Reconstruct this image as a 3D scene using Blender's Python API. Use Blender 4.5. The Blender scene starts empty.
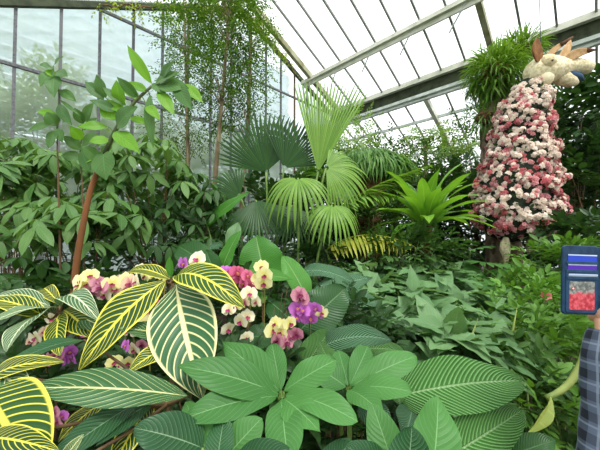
import bpy, math, random
import numpy as np
from mathutils import Vector, Matrix
PI = math.pi
F = 290.0; PITCH = math.radians(1.5); H = 1.6
C = bpy.context.scene.collection
rng = np.random.default_rng(7)
V = lambda *a: np.array(a, float)
def nrm(a):
    a = np.asarray(a, float); return a/(np.linalg.norm(a)+1e-12)
def P(x, y, Y):
    """world point seen at photo position (x, y) at distance Y in front of the camera"""
    tx, tz = (x-300)/F, (225-y)/F
    d = V(tx, math.cos(PITCH)-tz*math.sin(PITCH), math.sin(PITCH)+tz*math.cos(PITCH))
    return V(0, 0, H)+d*(Y/d[1])
UP = V(0, 0, 1)
# ------------------------------------------------------------ objects
def setp(o, label=None, cat=None, group=None, kind=None):
    if label: o['label'] = label
    if cat: o['category'] = cat
    if group: o['group'] = group
    if kind: o['kind'] = kind
    return o
def thing(name, label, cat, loc, group=None):
    o = bpy.data.objects.new(name, None); C.objects.link(o); o.empty_display_size = .1
    o.location = Vector(loc); return setp(o, label, cat, group)
def offset(o):
    t = V(0, 0, 0)
    while o is not None:
        t = t+V(*o.location); o = o.parent
    return t
class MB:
    def __init__(s): s.v = []; s.f = []; s.uv = []; s.mi = []; s.n = 0
    def add(s, v, f, uv=None, mi=0):
        v = np.asarray(v, float); f = np.asarray(f, int)
        s.v.append(v); s.f.append(f+s.n); s.n += len(v)
        s.uv.append(np.zeros((len(v), 2)) if uv is None else np.asarray(uv, float)); s.mi.append(np.full(len(f), mi))
    def build(s, name, mats, parent=None, loc=None, smooth=True):
        v = np.concatenate(s.v); uv = np.concatenate(s.uv)
        if parent is not None: off = offset(parent)
        elif loc is not None: off = V(*loc)
        else: off = V(0, 0, 0)
        v = v-off
        me = bpy.data.meshes.new(name)
        me.vertices.add(len(v)); me.vertices.foreach_set('co', v.ravel())
        li = np.concatenate([f.ravel() for f in s.f]); sz = np.concatenate([np.full(len(f), f.shape[1]) for f in s.f])
        st = np.concatenate([[0], np.cumsum(sz)[:-1]])
        me.loops.add(len(li)); me.loops.foreach_set('vertex_index', li)
        me.polygons.add(len(sz)); me.polygons.foreach_set('loop_start', st); me.polygons.foreach_set('loop_total', sz)
        me.polygons.foreach_set('material_index', np.concatenate(s.mi))
        me.polygons.foreach_set('use_smooth', np.full(len(sz), smooth))
        l = me.uv_layers.new(name='UVMap'); l.data.foreach_set('uv', uv[li].ravel())
        for m in (mats if isinstance(mats, (list, tuple)) else [mats]): me.materials.append(m)
        me.update(); me.validate()
        o = bpy.data.objects.new(name, me); C.objects.link(o)
        if parent is not None: o.parent = parent
        elif loc is not None: o.location = Vector(off)
        return o
    # shapes
    def box(s, c, d, rot=None, mi=0):
        c = V(*c); d = V(*d)/2
        v = np.array([[x, y, z] for x in (-1, 1) for y in (-1, 1) for z in (-1, 1)])*d
        if rot is not None: v = v@np.asarray(rot).T
        f = [[0, 1, 3, 2], [4, 6, 7, 5], [0, 4, 5, 1], [2, 3, 7, 6], [0, 2, 6, 4], [1, 5, 7, 3]]
        s.add(v+c, f, None, mi)
    def beam(s, a, b, w, h, mi=0, up=UP):
        a = V(*a); b = V(*b); y = nrm(b-a); x = nrm(np.cross(y, up)); z = np.cross(x, y)
        s.box((a+b)/2, (w, np.linalg.norm(b-a), h), np.stack([x, y, z], 1), mi)
    def quad(s, a, b, c, d, mi=0):
        s.add([a, b, c, d], [[0, 1, 2, 3]], [[0, 0], [1, 0], [1, 1], [0, 1]], mi)
    def tube(s, pts, r, n=8, mi=0, caps=True, lump=0, seed=0):
        pts = np.asarray(pts, float); m = len(pts)
        r = np.interp(np.linspace(0, 1, m), np.linspace(0, 1, len(r)), r) if np.ndim(r) else np.full(m, r)
        t = np.gradient(pts, axis=0); t /= np.linalg.norm(t, axis=1)[:, None]+1e-12
        a = nrm(np.cross(t[0], V(.31, .2, .93) if abs(t[0][2]) < .9 else V(1, .1, 0)))
        vs = []; us = []; lg = np.random.default_rng(seed)
        L = 0
        for i in range(m):
            a = nrm(a-t[i]*np.dot(a, t[i])); b = np.cross(t[i], a)
            if i: L += np.linalg.norm(pts[i]-pts[i-1])
            for k in range(n):
                th = 2*PI*k/n; rr = r[i]*(1+lump*lg.uniform(-1, 1))
                vs.append(pts[i]+rr*(a*math.cos(th)+b*math.sin(th))); us.append([k/n, L])
        f = [[i*n+k, i*n+(k+1) % n, (i+1)*n+(k+1) % n, (i+1)*n+k] for i in range(m-1) for k in range(n)]
        s.add(vs, f, us, mi)
        if caps:
            s.f.append(np.array([[s.n-n+k for k in range(n)]])); s.mi.append(np.array([mi]))
            s.f.append(np.array([[s.n-m*n+k for k in range(n)][::-1]])); s.mi.append(np.array([mi]))
    def ball(s, c, r, n=10, m=7, mi=0, rot=None, lump=0, seed=0):
        lg = np.random.default_rng(seed); vs = []; r = np.ones(3)*r
        for i in range(m+1):
            ph = PI*i/m
            for k in range(n):
                th = 2*PI*k/n
                vs.append(V(math.sin(ph)*math.cos(th), math.sin(ph)*math.sin(th), math.cos(ph))*(1+lump*lg.uniform(-1, 1)))
        vs = np.array(vs)*r
        if rot is not None: vs = vs@np.asarray(rot).T
        s.add(vs+V(*c), [[i*n+k, (i+1)*n+k, (i+1)*n+(k+1) % n, i*n+(k+1) % n] for i in range(m) for k in range(n)], None, mi)
    def leaves(s, tp, o, d, n, L, W, mi=0):
        """many copies of a leaf template: origins, directions, normals, lengths, widths"""
        o = np.atleast_2d(o); N = len(o)
        if N == 0: return
        y = np.atleast_2d(d); y = y/(np.linalg.norm(y, axis=1)[:, None]+1e-9)
        x = np.cross(y, np.atleast_2d(n)); x /= np.linalg.norm(x, axis=1)[:, None]+1e-9
        z = np.cross(x, y); tv, tf, tu = tp
        L = np.broadcast_to(L, N); W = np.broadcast_to(W, N)
        v = (o[:, None]+x[:, None]*(tv[None, :, 0:1]*W[:, None, None])+y[:, None]*(tv[None, :, 1:2]*L[:, None, None])
             + z[:, None]*(tv[None, :, 2:3]*L[:, None, None]+tv[None, :, 3:4]*W[:, None, None]))
        f = tf[None]+(np.arange(N)*len(tv))[:, None, None]
        s.add(v.reshape(-1, 3), f.reshape(-1, tf.shape[1]), np.tile(tu, (N, 1)), mi)
SH = {
 'ellip': lambda t: math.sin(PI*t**.9)**.75,
 'zeb': lambda t: math.sin(PI*t**.88)**.95,
 'umb': lambda t: (t**.8)*(1-t)**.6*1.95*.93,
 'lance': lambda t: min(1, (t/.3))**.8*(1-t)**.75*1.35 if t > .3 else (t/.3)**.7*.77*1.35*.99,
 'ovate': lambda t: (t**.55)*(1-t)**.75*1.72,
 'obov': lambda t: (t**1.0)*(1-t)**.42*1.95,
 'heart': lambda t: min(1, t/.1)**.5*(1-t)**.72*1.06,
 'strap': lambda t: min(1, .45+t*1.6)*(1-t**3)**.8 if t < 1 else 0,
 'broad': lambda t: math.sin(PI*t**.75)**.55,
 'petal': lambda t: min(1, t/.5)**.6*(1-max(0, t-.5)**2*4)**.5 if t < 1 else 0,
}
def template(shape, ns=6, nc=1, fold=.25, curl=.3, wave=0):
    """unit leaf along +Y, half width .5 (col 0), z by length (col 2), z by width (col 3)"""
    vs = []; us = []
    for i in range(ns+1):
        t = i/ns; w = max(.0, SH[shape](min(t, .999))) if 0 < t < 1 else .03
        y = t*(1-.35*curl*t); zz = -curl*t*t*.6+.12*curl*t
        for j in range(-nc, nc+1):
            a = j/nc
            vs.append([a*.5*w*(1-.25*fold), y, zz, abs(a)*.5*w*fold+wave*abs(a)*math.sin(t*17+(2 if a > 0 else 0))*.12]); us.append([t, .5+.5*a])
    c = 2*nc+1
    f = [[i*c+j, i*c+j+1, (i+1)*c+j+1, (i+1)*c+j] for i in range(ns) for j in range(c-1)]
    return np.array(vs), np.array(f), np.array(us)
def heroleaf(mb, p0, p2, width, shape='ellip', n=(0, 0, 1), arch=.12, fold=.2, ns=22, nc=6, wave=.03, twist=0, mi=0, side=0, thick=True):
    """one large leaf whose midrib runs from p0 to p2, arched along n"""
    p0 = V(*p0); p2 = V(*p2); L = np.linalg.norm(p2-p0); ch = nrm(p2-p0)
    n = V(*n); n = nrm(n-ch*np.dot(n, ch)); sd = np.cross(ch, n)
    p1 = (p0+p2)/2+n*arch*L*2+sd*side*L
    vs = []; us = []; r = random.Random(int(abs(p0[0]*7919+p2[2]*104729+p0[2]*331)*1000) % 100000); ph = r.uniform(0, 6)
    for i in range(ns+1):
        t = i/ns; c = (1-t)**2*p0+2*t*(1-t)*p1+t*t*p2; d = nrm(2*(1-t)*(p1-p0)+2*t*(p2-p1))
        nn = nrm(n-d*np.dot(n, d)); 
        if twist:
            s0 = np.cross(d, nn); a_ = twist*t; nn = nn*math.cos(a_)+s0*math.sin(a_)
        s_ = np.cross(d, nn); w = (max(.0, SH[shape](t)) if 0 < t < 1 else .015)*width/2
        for j in range(-nc, nc+1):
            a = j/nc
            z = fold*abs(a)*w*(1.2-abs(a)*.5)+wave*width*abs(a)**2*math.sin(t*11+ph+(1.7 if a > 0 else 0))
            vs.append(c+s_*a*w*(1-.2*fold)+nn*z); us.append([t, .5+.5*a])
    c = 2*nc+1
    f = [[i*c+j, i*c+j+1, (i+1)*c+j+1, (i+1)*c+j] for i in range(ns) for j in range(c-1)]
    mb.add(vs, f, us, mi)
def bez(p0, p1, p2, n=10):
    t = np.linspace(0, 1, n)[:, None]; return (1-t)**2*np.asarray(p0)+2*t*(1-t)*np.asarray(p1)+t*t*np.asarray(p2)
# ------------------------------------------------------------ materials
MATS = {}
class NT:
    def __init__(s, name):
        s.m = bpy.data.materials.new(name); s.m.use_nodes = True; s.t = s.m.node_tree; s.t.nodes.clear()
        s.out = s.t.nodes.new('ShaderNodeOutputMaterial')
    def n(s, typ, ins=None, **kw):
        nd = s.t.nodes.new('ShaderNode'+typ)
        for k, v in kw.items(): setattr(nd, k, v)
        for k, v in (ins or {}).items(): s.set(nd.inputs[k], v)
        return nd
    def set(s, inp, v):
        if isinstance(v, bpy.types.NodeSocket): s.t.links.new(v, inp)
        elif isinstance(v, tuple) and len(v) == 3 and inp.type == 'RGBA': inp.default_value = (*v, 1)
        else: inp.default_value = v
    def math(s, op, a, b=0.0, c=None):
        nd = s.n('Math', {0: a, 1: b}, operation=op)
        if c is not None: s.set(nd.inputs[2], c)
        return nd.outputs[0]
    def rng(s, x, a, b, c=0.0, d=1.0):
        return s.n('MapRange', {0: x, 1: a, 2: b, 3: c, 4: d}, interpolation_type='SMOOTHSTEP').outputs[0]
    def mix(s, f, a, b, mode='MIX'):
        nd = s.n('Mix', None, data_type='RGBA', blend_type=mode); s.set(nd.inputs[0], f); s.set(nd.inputs[6], a); s.set(nd.inputs[7], b)
        return nd.outputs[2]
    def noise(s, sc, det=3, co=None):
        i = {'Scale': float(sc), 'Detail': float(det)}
        if co is not None: i['Vector'] = co
        return s.n('TexNoise', i).outputs[0]
    def end(s, sh): s.t.links.new(sh, s.out.inputs[0]); return s.m
def hexc(h):
    c = [int(h[i:i+2], 16)/255 for i in (0, 2, 4)]
    return tuple((x/12.92 if x < .04045 else ((x+.055)/1.055)**2.4) for x in c)
def leafmat(name, c1, c2, vein=None, vs=.35, n=9, k=3., lw=.16, mw=.06, margin=0, rough=.42, trans=.22, bump=.25, rib=0, blotch=.25, spec=.4, tip=None):
    if name in MATS: return MATS[name]
    c1, c2 = (tuple(q**1.12*k_ for q, k_ in zip(hexc(h), (.86, .80, .62))) for h in (c1, c2)); vein = hexc(vein) if vein else tuple(min(1, x*1.8+.02) for x in c2)
    g = NT(name); uv = g.n('UVMap').outputs[0]; sp = g.n('SeparateXYZ', {0: uv}); u, v = sp.outputs[0], sp.outputs[1]
    a = g.math('ABSOLUTE', g.math('MULTIPLY_ADD', v, 2.0, -1.0))
    s = g.math('SUBTRACT', g.math('MULTIPLY', u, float(n)), g.math('MULTIPLY', g.math('POWER', a, 1.25), float(k)))
    s = g.math('ADD', s, g.math('MULTIPLY', g.math('GREATER_THAN', v, .5), .35))
    tri = g.math('MULTIPLY', g.math('ABSOLUTE', g.math('SUBTRACT', g.math('FRACT', s), .5)), 2.0)
    wv = g.math('MULTIPLY_ADD', a, -lw*.6, 1.0)
    lat = g.rng(tri, g.math('SUBTRACT', 1.0, g.math('MULTIPLY', wv, float(lw)*1.15)), g.math('SUBTRACT', 1.0, g.math('MULTIPLY', wv, float(lw)*.45)))
    mid = g.rng(a, float(mw), float(mw)*.45)
    mk = g.math('MAXIMUM', g.math('MULTIPLY', lat, .8), mid)
    if margin: mk = g.math('MAXIMUM', mk, g.rng(a, 1-margin*1.6, 1-margin*.6))
    ri = g.n('NewGeometry').outputs['Random Per Island']; ob = g.n('ObjectInfo').outputs['Random']
    co = g.n('TexCoord').outputs['Object']; nz = g.noise(14, 3, co)
    base = g.mix(g.math('FRACT', g.math('ADD', ri, ob)), c1, c2)
    base = g.mix(g.rng(nz, .35, .7, 0.0, float(blotch)), base, tuple(x*.55 for x in c1))
    if rib: base = g.mix(g.math('MULTIPLY', tri, float(rib)), base, tuple(min(1, x*1.7+.015) for x in c2))
    if tip: base = g.mix(g.rng(u, .75, 1.0), base, hexc(tip))
    col = g.mix(g.math('MULTIPLY', mk, float(vs)), base, vein)
    hgt = g.math('ADD', g.math('MULTIPLY', tri, .6 if not rib else 1.5), g.math('MULTIPLY', mid, -1.0))
    bp = g.n('Bump', {'Strength': float(bump), 'Distance': .004, 'Height': hgt}).outputs[0]
    p = g.n('BsdfPrincipled', {'Base Color': col, 'Roughness': g.math('MULTIPLY_ADD', nz, .2, rough-.1), 'Specular IOR Level': float(spec)*.65, 'Normal': bp})
    tr = g.n('BsdfTranslucent', {'Color': g.mix(.6, col, tuple(min(1, x*q) for x, q in zip(c2, (2.2, 2.2, .9))))})
    sh = g.n('MixShader', {0: float(trans), 1: p.outputs[0], 2: tr.outputs[0]})
    MATS[name] = g.end(sh.outputs[0]); return MATS[name]
def plain(name, c1, c2=None, rough=.6, sc=8, bump=0, stretch=None, spec=.3, trans=0, metal=0):
    if name in MATS: return MATS[name]
    c1 = hexc(c1); c2 = hexc(c2) if c2 else c1
    g = NT(name); co = g.n('TexCoord').outputs['Object']
    if stretch: co = g.n('Mapping', {'Vector': co, 'Scale': stretch}).outputs[0]
    nz = g.noise(sc, 6, co); ri = g.n('NewGeometry').outputs['Random Per Island']
    f = g.rng(g.math('MULTIPLY_ADD', g.math('SUBTRACT', ri, .5), .35, nz), .35, .65)
    p = g.n('BsdfPrincipled', {'Base Color': g.mix(f, c1, c2), 'Roughness': float(rough), 'Specular IOR Level': float(spec), 'Metallic': float(metal)})
    if bump: g.set(p.inputs['Normal'], g.n('Bump', {'Strength': float(bump), 'Distance': .02, 'Height': nz}).outputs[0])
    sh = p.outputs[0]
    if trans: sh = g.n('MixShader', {0: float(trans), 1: sh, 2: g.n('BsdfTranslucent', {'Color': c2}).outputs[0]}).outputs[0]
    MATS[name] = g.end(sh); return MATS[name]
def glassmat(name, tint, haze, hazecol, gloss=.05, streak=0):
    g = NT(name); co = g.n('TexCoord').outputs['Object']
    nz = g.noise(1.3, 5, co)
    t = g.n('BsdfTransparent', {'Color': tint}); tl = g.n('BsdfTranslucent', {'Color': hazecol}); gl = g.n('BsdfGlossy', {'Roughness': .08, 'Color': (.9, .95, 1)})
    m = g.n('MixShader', {0: g.rng(nz, .3, .7, haze*.75, min(1, haze*1.25)), 1: t.outputs[0], 2: tl.outputs[0]})
    m = g.n('MixShader', {0: float(gloss), 1: m.outputs[0], 2: gl.outputs[0]})
    return g.end(m.outputs[0])
# ------------------------------------------------------------ building
R2 = math.sqrt(.5)
def B(u, v, h): return V((u-v)*R2, (u+v)*R2, H+h)
D = 8.0
def roof1(u): return 7.34-.466*(u-5.26) if u > 5.26 else 7.34-.527*(5.26-u)
def roof2(u): return 9.36-.466*u
steel = plain('grey_steel', '4a4a50', '6a6a6c', .5, 20)
cream = plain('cream_painted_metal', 'b9bba6', 'd2d2c2', .5, 3, stretch=(1, 1, 1))
darkm = plain('mossy_dark_metal', '2c3324', '434a35', .8, 5)
soil = plain('dark_soil', '1c1710', '33291c', .95, 9, .8)
grassy = plain('outdoor_lawn', '4d5c35', '6b7a4a', .9, 6)
wglass = glassmat('hazy_wall_glass', (.88, .94, .95), .5, (.90, .965, 1.0), .05)
rglass = glassmat('roof_glass', (.95, .97, .98), .18, (.93, .96, .97), .03)
def struct(mb, name, m, parent=None, smooth=False):
    o = mb.build(name, m, parent, smooth=smooth)
    if parent is None: o['kind'] = 'structure'
    return o
mb = MB(); g = 14
mb.quad(V(-g, -g, 0), V(g+6, -g, 0), V(g+6, g+9, 0), V(-g, g+9, 0)); struct(mb, 'floor', soil)
mb = MB(); g = 60
mb.quad(V(-g, -g, -.12), V(g, -g, -.12), V(g, g, -.12), V(-g, g, -.12)); struct(mb, 'ground', grassy)
# gable wall
w = bpy.data.objects.new('window_1', None); C.objects.link(w); w.location = Vector(B(4, D, -H)); w['kind'] = 'structure'
fr = MB()
def gable(u): return roof1(u) if u <= 9.85 else roof2(u)
for k in range(-5, 25):
    u = .7*k
    if k == 14: continue
    fr.beam(B(u, D, -1.1), B(u, D, gable(u)), .055, .05, up=B(0, 1, 0)-B(0, 0, 0))
for h in (3.3, 5.2):
    a = max(-3.6, 5.26-(7.34-h)/.527); b = min(16.8, 5.26+(7.34-h)/.466 if h > 5 else 13)
    fr.beam(B(a, D-.02, h), B(b, D-.02, h), .06, .06)
fr.beam(B(-3.5, D, -1.1), B(17, D, -1.1), .1, .1)
fr.build('window_frame', steel, w, smooth=False)
pn = MB(); ctr = []
for a, b in ((-3.5, 5.26), (5.26, 9.85), (9.85, 17)):
    ga = roof2(a) if a > 9.8 else roof1(a); gb = roof1(b) if b < 9.9 else roof2(b)
    pn.quad(B(a, D+.03, -1.1), B(b, D+.03, -1.1), B(b, D+.03, gb), B(a, D+.03, ga))
pn.build('pane', wglass, w, smooth=False)
mb = MB(); mb.beam(B(-3.5, D, -1.36), B(17, D, -1.36), .2, .5); struct(mb, 'wall_back', plain('rendered_wall', '6b6a60', '8a8879', .9, 4))
mb = MB()
for h0, h1, a, b in ((-1.6, 2.6, -3.6, -3.6), (-1.6, roof2(17), 17, 17)):
    mb.quad(B(a, -5, h0), B(a, D, h0), B(a, D, h1), B(a, -5, h1))
struct(mb, 'wall_side', wglass)
# roof glass
mb = MB()
mb.quad(B(-3.6, -5, roof1(-3.6)+.06), B(5.26, -5, roof1(5.26)+.06), B(5.26, D, roof1(5.26)+.06), B(-3.6, D, roof1(-3.6)+.06))
mb.quad(B(5.26, -5, roof1(5.26)+.06), B(9.8, -5, roof1(9.8)+.06), B(9.8, D, roof1(9.8)+.06), B(5.26, D, roof1(5.26)+.06))
mb.quad(B(10, -5, roof2(10)+.06), B(17, -5, roof2(17)+.06), B(17, D, roof2(17)+.06), B(10, D, roof2(10)+.06))
struct(mb, 'ceiling', rglass)
nU = V(R2*.466, R2*.466, 1)
def trim(i, fn, m):
    mb = MB(); fn(mb); struct(mb, 'trim_%d' % i, m)
vs_ = [1.2+.7*k for k in range(-8, 10)]
def bars1(mb):
    for v in vs_: mb.beam(B(5.26, v, roof1(5.26)), B(9.8, v, roof1(9.8)), .05, .07, up=nU)
def bars2(mb):
    for v in vs_: mb.beam(B(10, v, roof2(10)), B(17, v, roof2(17)), .05, .06, up=nU)
def bars0(mb):
    for v in vs_: mb.beam(B(-3.6, v, roof1(-3.6)), B(5.26, v, roof1(5.26)), .035, .06)
trim(1, bars1, plain('grey_glazing_bar', '7d7f78', '96978d', .6, 6)); trim(2, bars2, MATS['grey_glazing_bar']); trim(3, bars0, MATS['grey_glazing_bar'])
trim(4, lambda m: (m.beam(B(8.1, -5, roof1(8.1)-.1), B(8.1, D, roof1(8.1)-.1), .16, .12), m.beam(B(8.16, -5, roof1(8.1)-.2), B(8.16, D, roof1(8.1)-.2), .05, .16)), cream)
trim(5, lambda m: [m.beam(B(u, v, h(u)-.03), B(u2, v, h(u2)-.03), .14, .2, up=nU) for u, u2, v, h in ((5.26, 9.8, 1.9, roof1), (5.26, 9.8, 7.5, roof1))], plain('mossy_cream_metal', '77764f', 'a3a184', .7, 3))
trim(6, lambda m: [m.beam(B(10, v, roof2(10)-.1), B(17, v, roof2(17)-.1), .13, .2, up=nU) for v in (3.9, -1.7)], cream)
trim(7, lambda m: (m.beam(B(9.8, -5, 5.2), B(9.8, D, 5.2), .14, .17), m.beam(B(9.98, -5, 5.32), B(9.98, D, 5.32), .3, .04)), cream)
trim(8, lambda m: m.beam(B(9.97, -5, 4.98), B(9.97, D, 4.98), .06, .5), darkm)
trim(9, lambda m: (m.beam(B(9.9, -5, 4.68), B(9.9, D, 4.68), .2, .1), m.beam(B(9.95, -5, 4.56), B(9.95, D, 4.56), .12, .06)), plain('white_metal', 'a9b2a8', 'c9d0c8', .5, 4))
trim(10, lambda m: [m.beam(B(u, -5, roof2(u)-.08), B(u, D, roof2(u)-.08), .07, .1) for u in (10.9, 12.6, 14.3, 16)], MATS['white_metal'])
trim(11, lambda m: (m.beam(B(5.26, D-.03, roof1(5.26)), B(9.8, D-.03, roof1(9.8)), .1, .16), m.beam(B(-3.6, D-.03, roof1(-3.6)), B(5.26, D-.03, roof1(5.26)), .1, .16)), darkm)
for i, v in enumerate((7.6, 6.2, 4.85, 3.5, 2.1)):
    mb = MB(); a = B(8.1, v, roof1(8.1)-.12)
    mb.beam(a, B(8.3, v+.5, roof1(8.1)-.62), .03, .03); mb.beam(B(8.1, v, roof1(8.1)), a-V(0, 0, .1), .07, .1)
    o = mb.build('vent_rod', MATS['white_metal'], None, loc=a, smooth=False)
    setp(o, 'thin white vent rod under the cream roof beam, %s' % ('farthest, by the gable wall', 'second from the gable wall', 'third from the gable wall', 'fourth from the gable wall', 'nearest one above the camera')[i], 'rod', 'vent rods on the roof beam')
# beyond the gable
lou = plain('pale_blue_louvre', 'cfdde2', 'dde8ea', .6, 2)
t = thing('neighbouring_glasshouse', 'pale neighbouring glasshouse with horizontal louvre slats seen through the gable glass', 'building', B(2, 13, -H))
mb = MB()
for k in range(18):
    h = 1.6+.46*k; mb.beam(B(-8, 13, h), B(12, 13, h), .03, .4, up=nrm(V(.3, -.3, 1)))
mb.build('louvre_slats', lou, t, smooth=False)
mb = MB(); mb.box(B(2, 14.2, .6), (22, .2, 4.4), np.array([[R2, -R2, 0], [R2, R2, 0], [0, 0, 1]])); mb.build('back_wall', plain('pale_render', 'c2d0d0', 'd4dedd', .8, 1), t, smooth=False)
mb = MB()
for u in (-3, .4, 3.8, 7.2): mb.beam(B(u, 12.85, -1.6), B(u, 12.85, 9.5), .1, .1)
mb.build('post', steel, t, smooth=False)
# ------------------------------------------------------------ plant generators
T = {
 'leaflet': template('obov', 6, 1, .25, .35), 'ellip': template('ellip', 6, 1, .25, .3), 'small': template('ellip', 2, 1, .2, .15),
 'lance': template('lance', 5, 1, .3, .45), 'strap': template('strap', 6, 1, .3, .7), 'heart': template('heart', 7, 2, .18, .3, .2),
 'broad': template('broad', 7, 2, .2, .3, .5), 'petal': template('petal', 4, 1, .1, .15), 'ovate': template('ovate', 6, 2, .22, .3, .4), 'blade': template('strap', 5, 1, .4, .9),
}
bark = plain('brown_stem', '4a3a26', '6e5638', .8, 14, .4, (1, 1, .2)); gstem = plain('green_stem', '4c6a2c', '6a8340', .5, 10)
redstem = plain('orange_brown_stem', '583618', '7c4e28', .6, 6, .2, (1, 1, .3)); greybark = plain('grey_brown_bark', '4d4234', '8a7a62', .9, 12, 1.0, (1, 1, .35))
def norm2(a): return a/(np.linalg.norm(a, axis=1)[:, None]+1e-9)
def spray(mb, kind, p, o, rg, L, W, k=7, tp='leaflet', droop=.35, tl=.2, upw=.9, mi=0):
    """leaf groups at points p facing o"""
    N = len(p)
    if kind == 'palm':
        nn = norm2(o*.5+UP*upw+rg.normal(0, .18, (N, 3))); a = norm2(np.cross(nn, rg.normal(0, 1, (N, 3)))); b = np.cross(nn, a)
        for i in range(k):
            th = 2*PI*i/k+rg.uniform(-.2, .2, N); dr = droop+rg.uniform(-.15, .25, N)
            rad = a*np.cos(th)[:, None]+b*np.sin(th)[:, None]; d = rad*np.cos(dr)[:, None]-nn*np.sin(dr)[:, None]
            s = rg.uniform(.75, 1.1, N); mb.leaves(T[tp], p+rad*.012, d, nn+rad*.4, L*s, W*s, mi)
    elif kind == 'twig':
        ax = norm2(o+rg.normal(0, .25, (N, 3))); sd = norm2(np.cross(ax, UP+rg.normal(0, .3, (N, 3)))); nn = np.cross(sd, ax)
        for i in range(k):
            t = (i+.5)/k; q = p+ax*(tl*t)-UP*(droop*tl*t*t*.6); sg = 1 if i % 2 else -1
            d = sd*sg*(1-.5*t)+ax*(.5+.6*t)-UP*droop*rg.uniform(.2, 1.2, N)[:, None]+rg.normal(0, .2, (N, 3))
            s = rg.uniform(.7, 1.15, N); mb.leaves(T[tp], q, d, nn+UP*upw, L*s, W*s, mi)
    else:
        d = norm2(o*np.array([1, 1, .3])+rg.normal(0, .3, (N, 3))-UP*droop); nn = norm2(o*.4+UP*upw+rg.normal(0, .2, (N, 3)))
        s = rg.uniform(.65, 1.15, N); mb.leaves(T[tp], p, d, nn, L*s, W*s, mi)
def crown(name, label, cat, c, r, N, kind, mat, L, W, seed, k=7, tp='leaflet', droop=.35, tl=.2, upw=.9, stem=None, nst=10, sr=.008, lo=-.7, shell=.5,
          group=None, base=None, bulk=None, lean=.35, hang=False):
    """bushy plant: crown ellipsoid at c (px, py, Y) with pixel radii r; depth radius r[2] in metres"""
    rg = np.random.default_rng(seed); cx = P(*c); Y = c[2]; rx = r[0]*Y/F; rz = r[1]*Y/F; ry = r[2] if len(r) > 2 else rx
    bx = V(cx[0], cx[1], 0) if base is None else V(*base)
    root = thing(name, label, cat, bx, group)
    q = norm2(rg.normal(0, 1, (N*3, 3))); q = q[q[:, 2] > lo][:N]; N = len(q)
    p = q*rg.uniform(shell, 1, N)[:, None]**.6*np.array([rx, ry, rz])+cx
    p[:, 2] = np.maximum(p[:, 2], .06+rg.uniform(0, .1, N))
    o = norm2(q+UP*lean)
    mb = MB(); spray(mb, kind, p, o, rg, L, W, k, tp, droop, tl, upw)
    if bulk: spray(mb, kind, cx+(p-cx)*.55, o, rg, L*1.1, W*1.1, k, tp, droop, tl, upw)
    mb.build('foliage', mat, root)
    st = MB(); idx = rg.choice(N, min(N, nst), False)
    top = V(cx[0], cx[1], max(.1, cx[2]-rz*.6))
    for i in idx:
        b0 = bx+V(rg.normal(0, .03), rg.normal(0, .03), -.02)
        st.tube(bez(b0, top+V(rg.normal(0, .1)*rx, rg.normal(0, .1)*ry, 0), p[i], 9), [sr*1.6, sr, sr*.4], 5)
    st.build('stem', stem or bark, root)
    return root
def fan(mb, hub, d, n, R, nseg=34, spread=2.0, split=.5, r0=.03, droop=.25, sag=.0, oval=.45, pleat=.35, seed=0, ns=9, taper=1):
    rg = random.Random(seed); hub = V(*hub); d = nrm(d); n = V(*n); n = nrm(n-d*np.dot(n, d)); s = np.cross(d, n)
    dth = 2*spread/nseg; vs = []; fs = []; us = []
    for i in range(nseg):
        th = -spread+dth*(i+.5); Rr = R*(1-oval+oval*math.cos(th*.8))*rg.uniform(.93, 1.05); dr = droop*rg.uniform(.6, 1.5); b = len(vs)
        for j in range(ns+1):
            t = j/ns; r = r0+(Rr-r0)*t
            wd = 1 if t < split else max(.03, (1-((t-split)/(1-split))**2.2))*.92
            for e in (-1, 0, 1):
                a = th+e*dth/2*wd; z = (pleat*r*dth*.5*wd if e == 0 else 0)
                v = hub+(d*math.cos(a)+s*math.sin(a))*r*(1-.15*dr*t*t)+n*(z-dr*Rr*max(0, t-.35)**2-.12*Rr*math.cos(a)*0)-UP*sag*Rr*t**3
                vs.append(v); us.append([t, .5+.5*e])
        fs += [[b+j*3+e, b+j*3+e+1, b+j*3+4+e, b+j*3+3+e] for j in range(ns) for e in (0, 1)]
    mb.add(vs, fs, us)
def frond(mb, pts, L, W, n=26, ang=.9, hang=.3, tp='lance', seed=0, nn=UP, st=None, sr=.008, prof=None):
    """feather leaf: leaflets on both sides of a midrib curve"""
    rg = np.random.default_rng(seed); pts = np.asarray(pts); m = len(pts); tt = np.linspace(.08, 1, n)
    q = np.stack([np.interp(tt, np.linspace(0, 1, m), pts[:, k]) for k in range(3)], 1); tg = norm2(np.gradient(q, axis=0))
    sd = norm2(np.cross(tg, np.broadcast_to(nn, tg.shape))); up = np.cross(sd, tg)
    pr = np.sin(PI*np.clip(tt, .12, .97)**.8)**.6 if prof is None else prof(tt)
    for sg in (-1, 1):
        d = sd*sg*math.sin(ang)+tg*math.cos(ang)-UP*hang+rg.normal(0, .06, (n, 3))
        mb.leaves(T[tp], q, d, up+sd*sg*-.2, L*pr*rg.uniform(.85, 1.1, n), W)
    (st or mb).tube(pts, [sr, sr*.3], 5)
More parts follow.
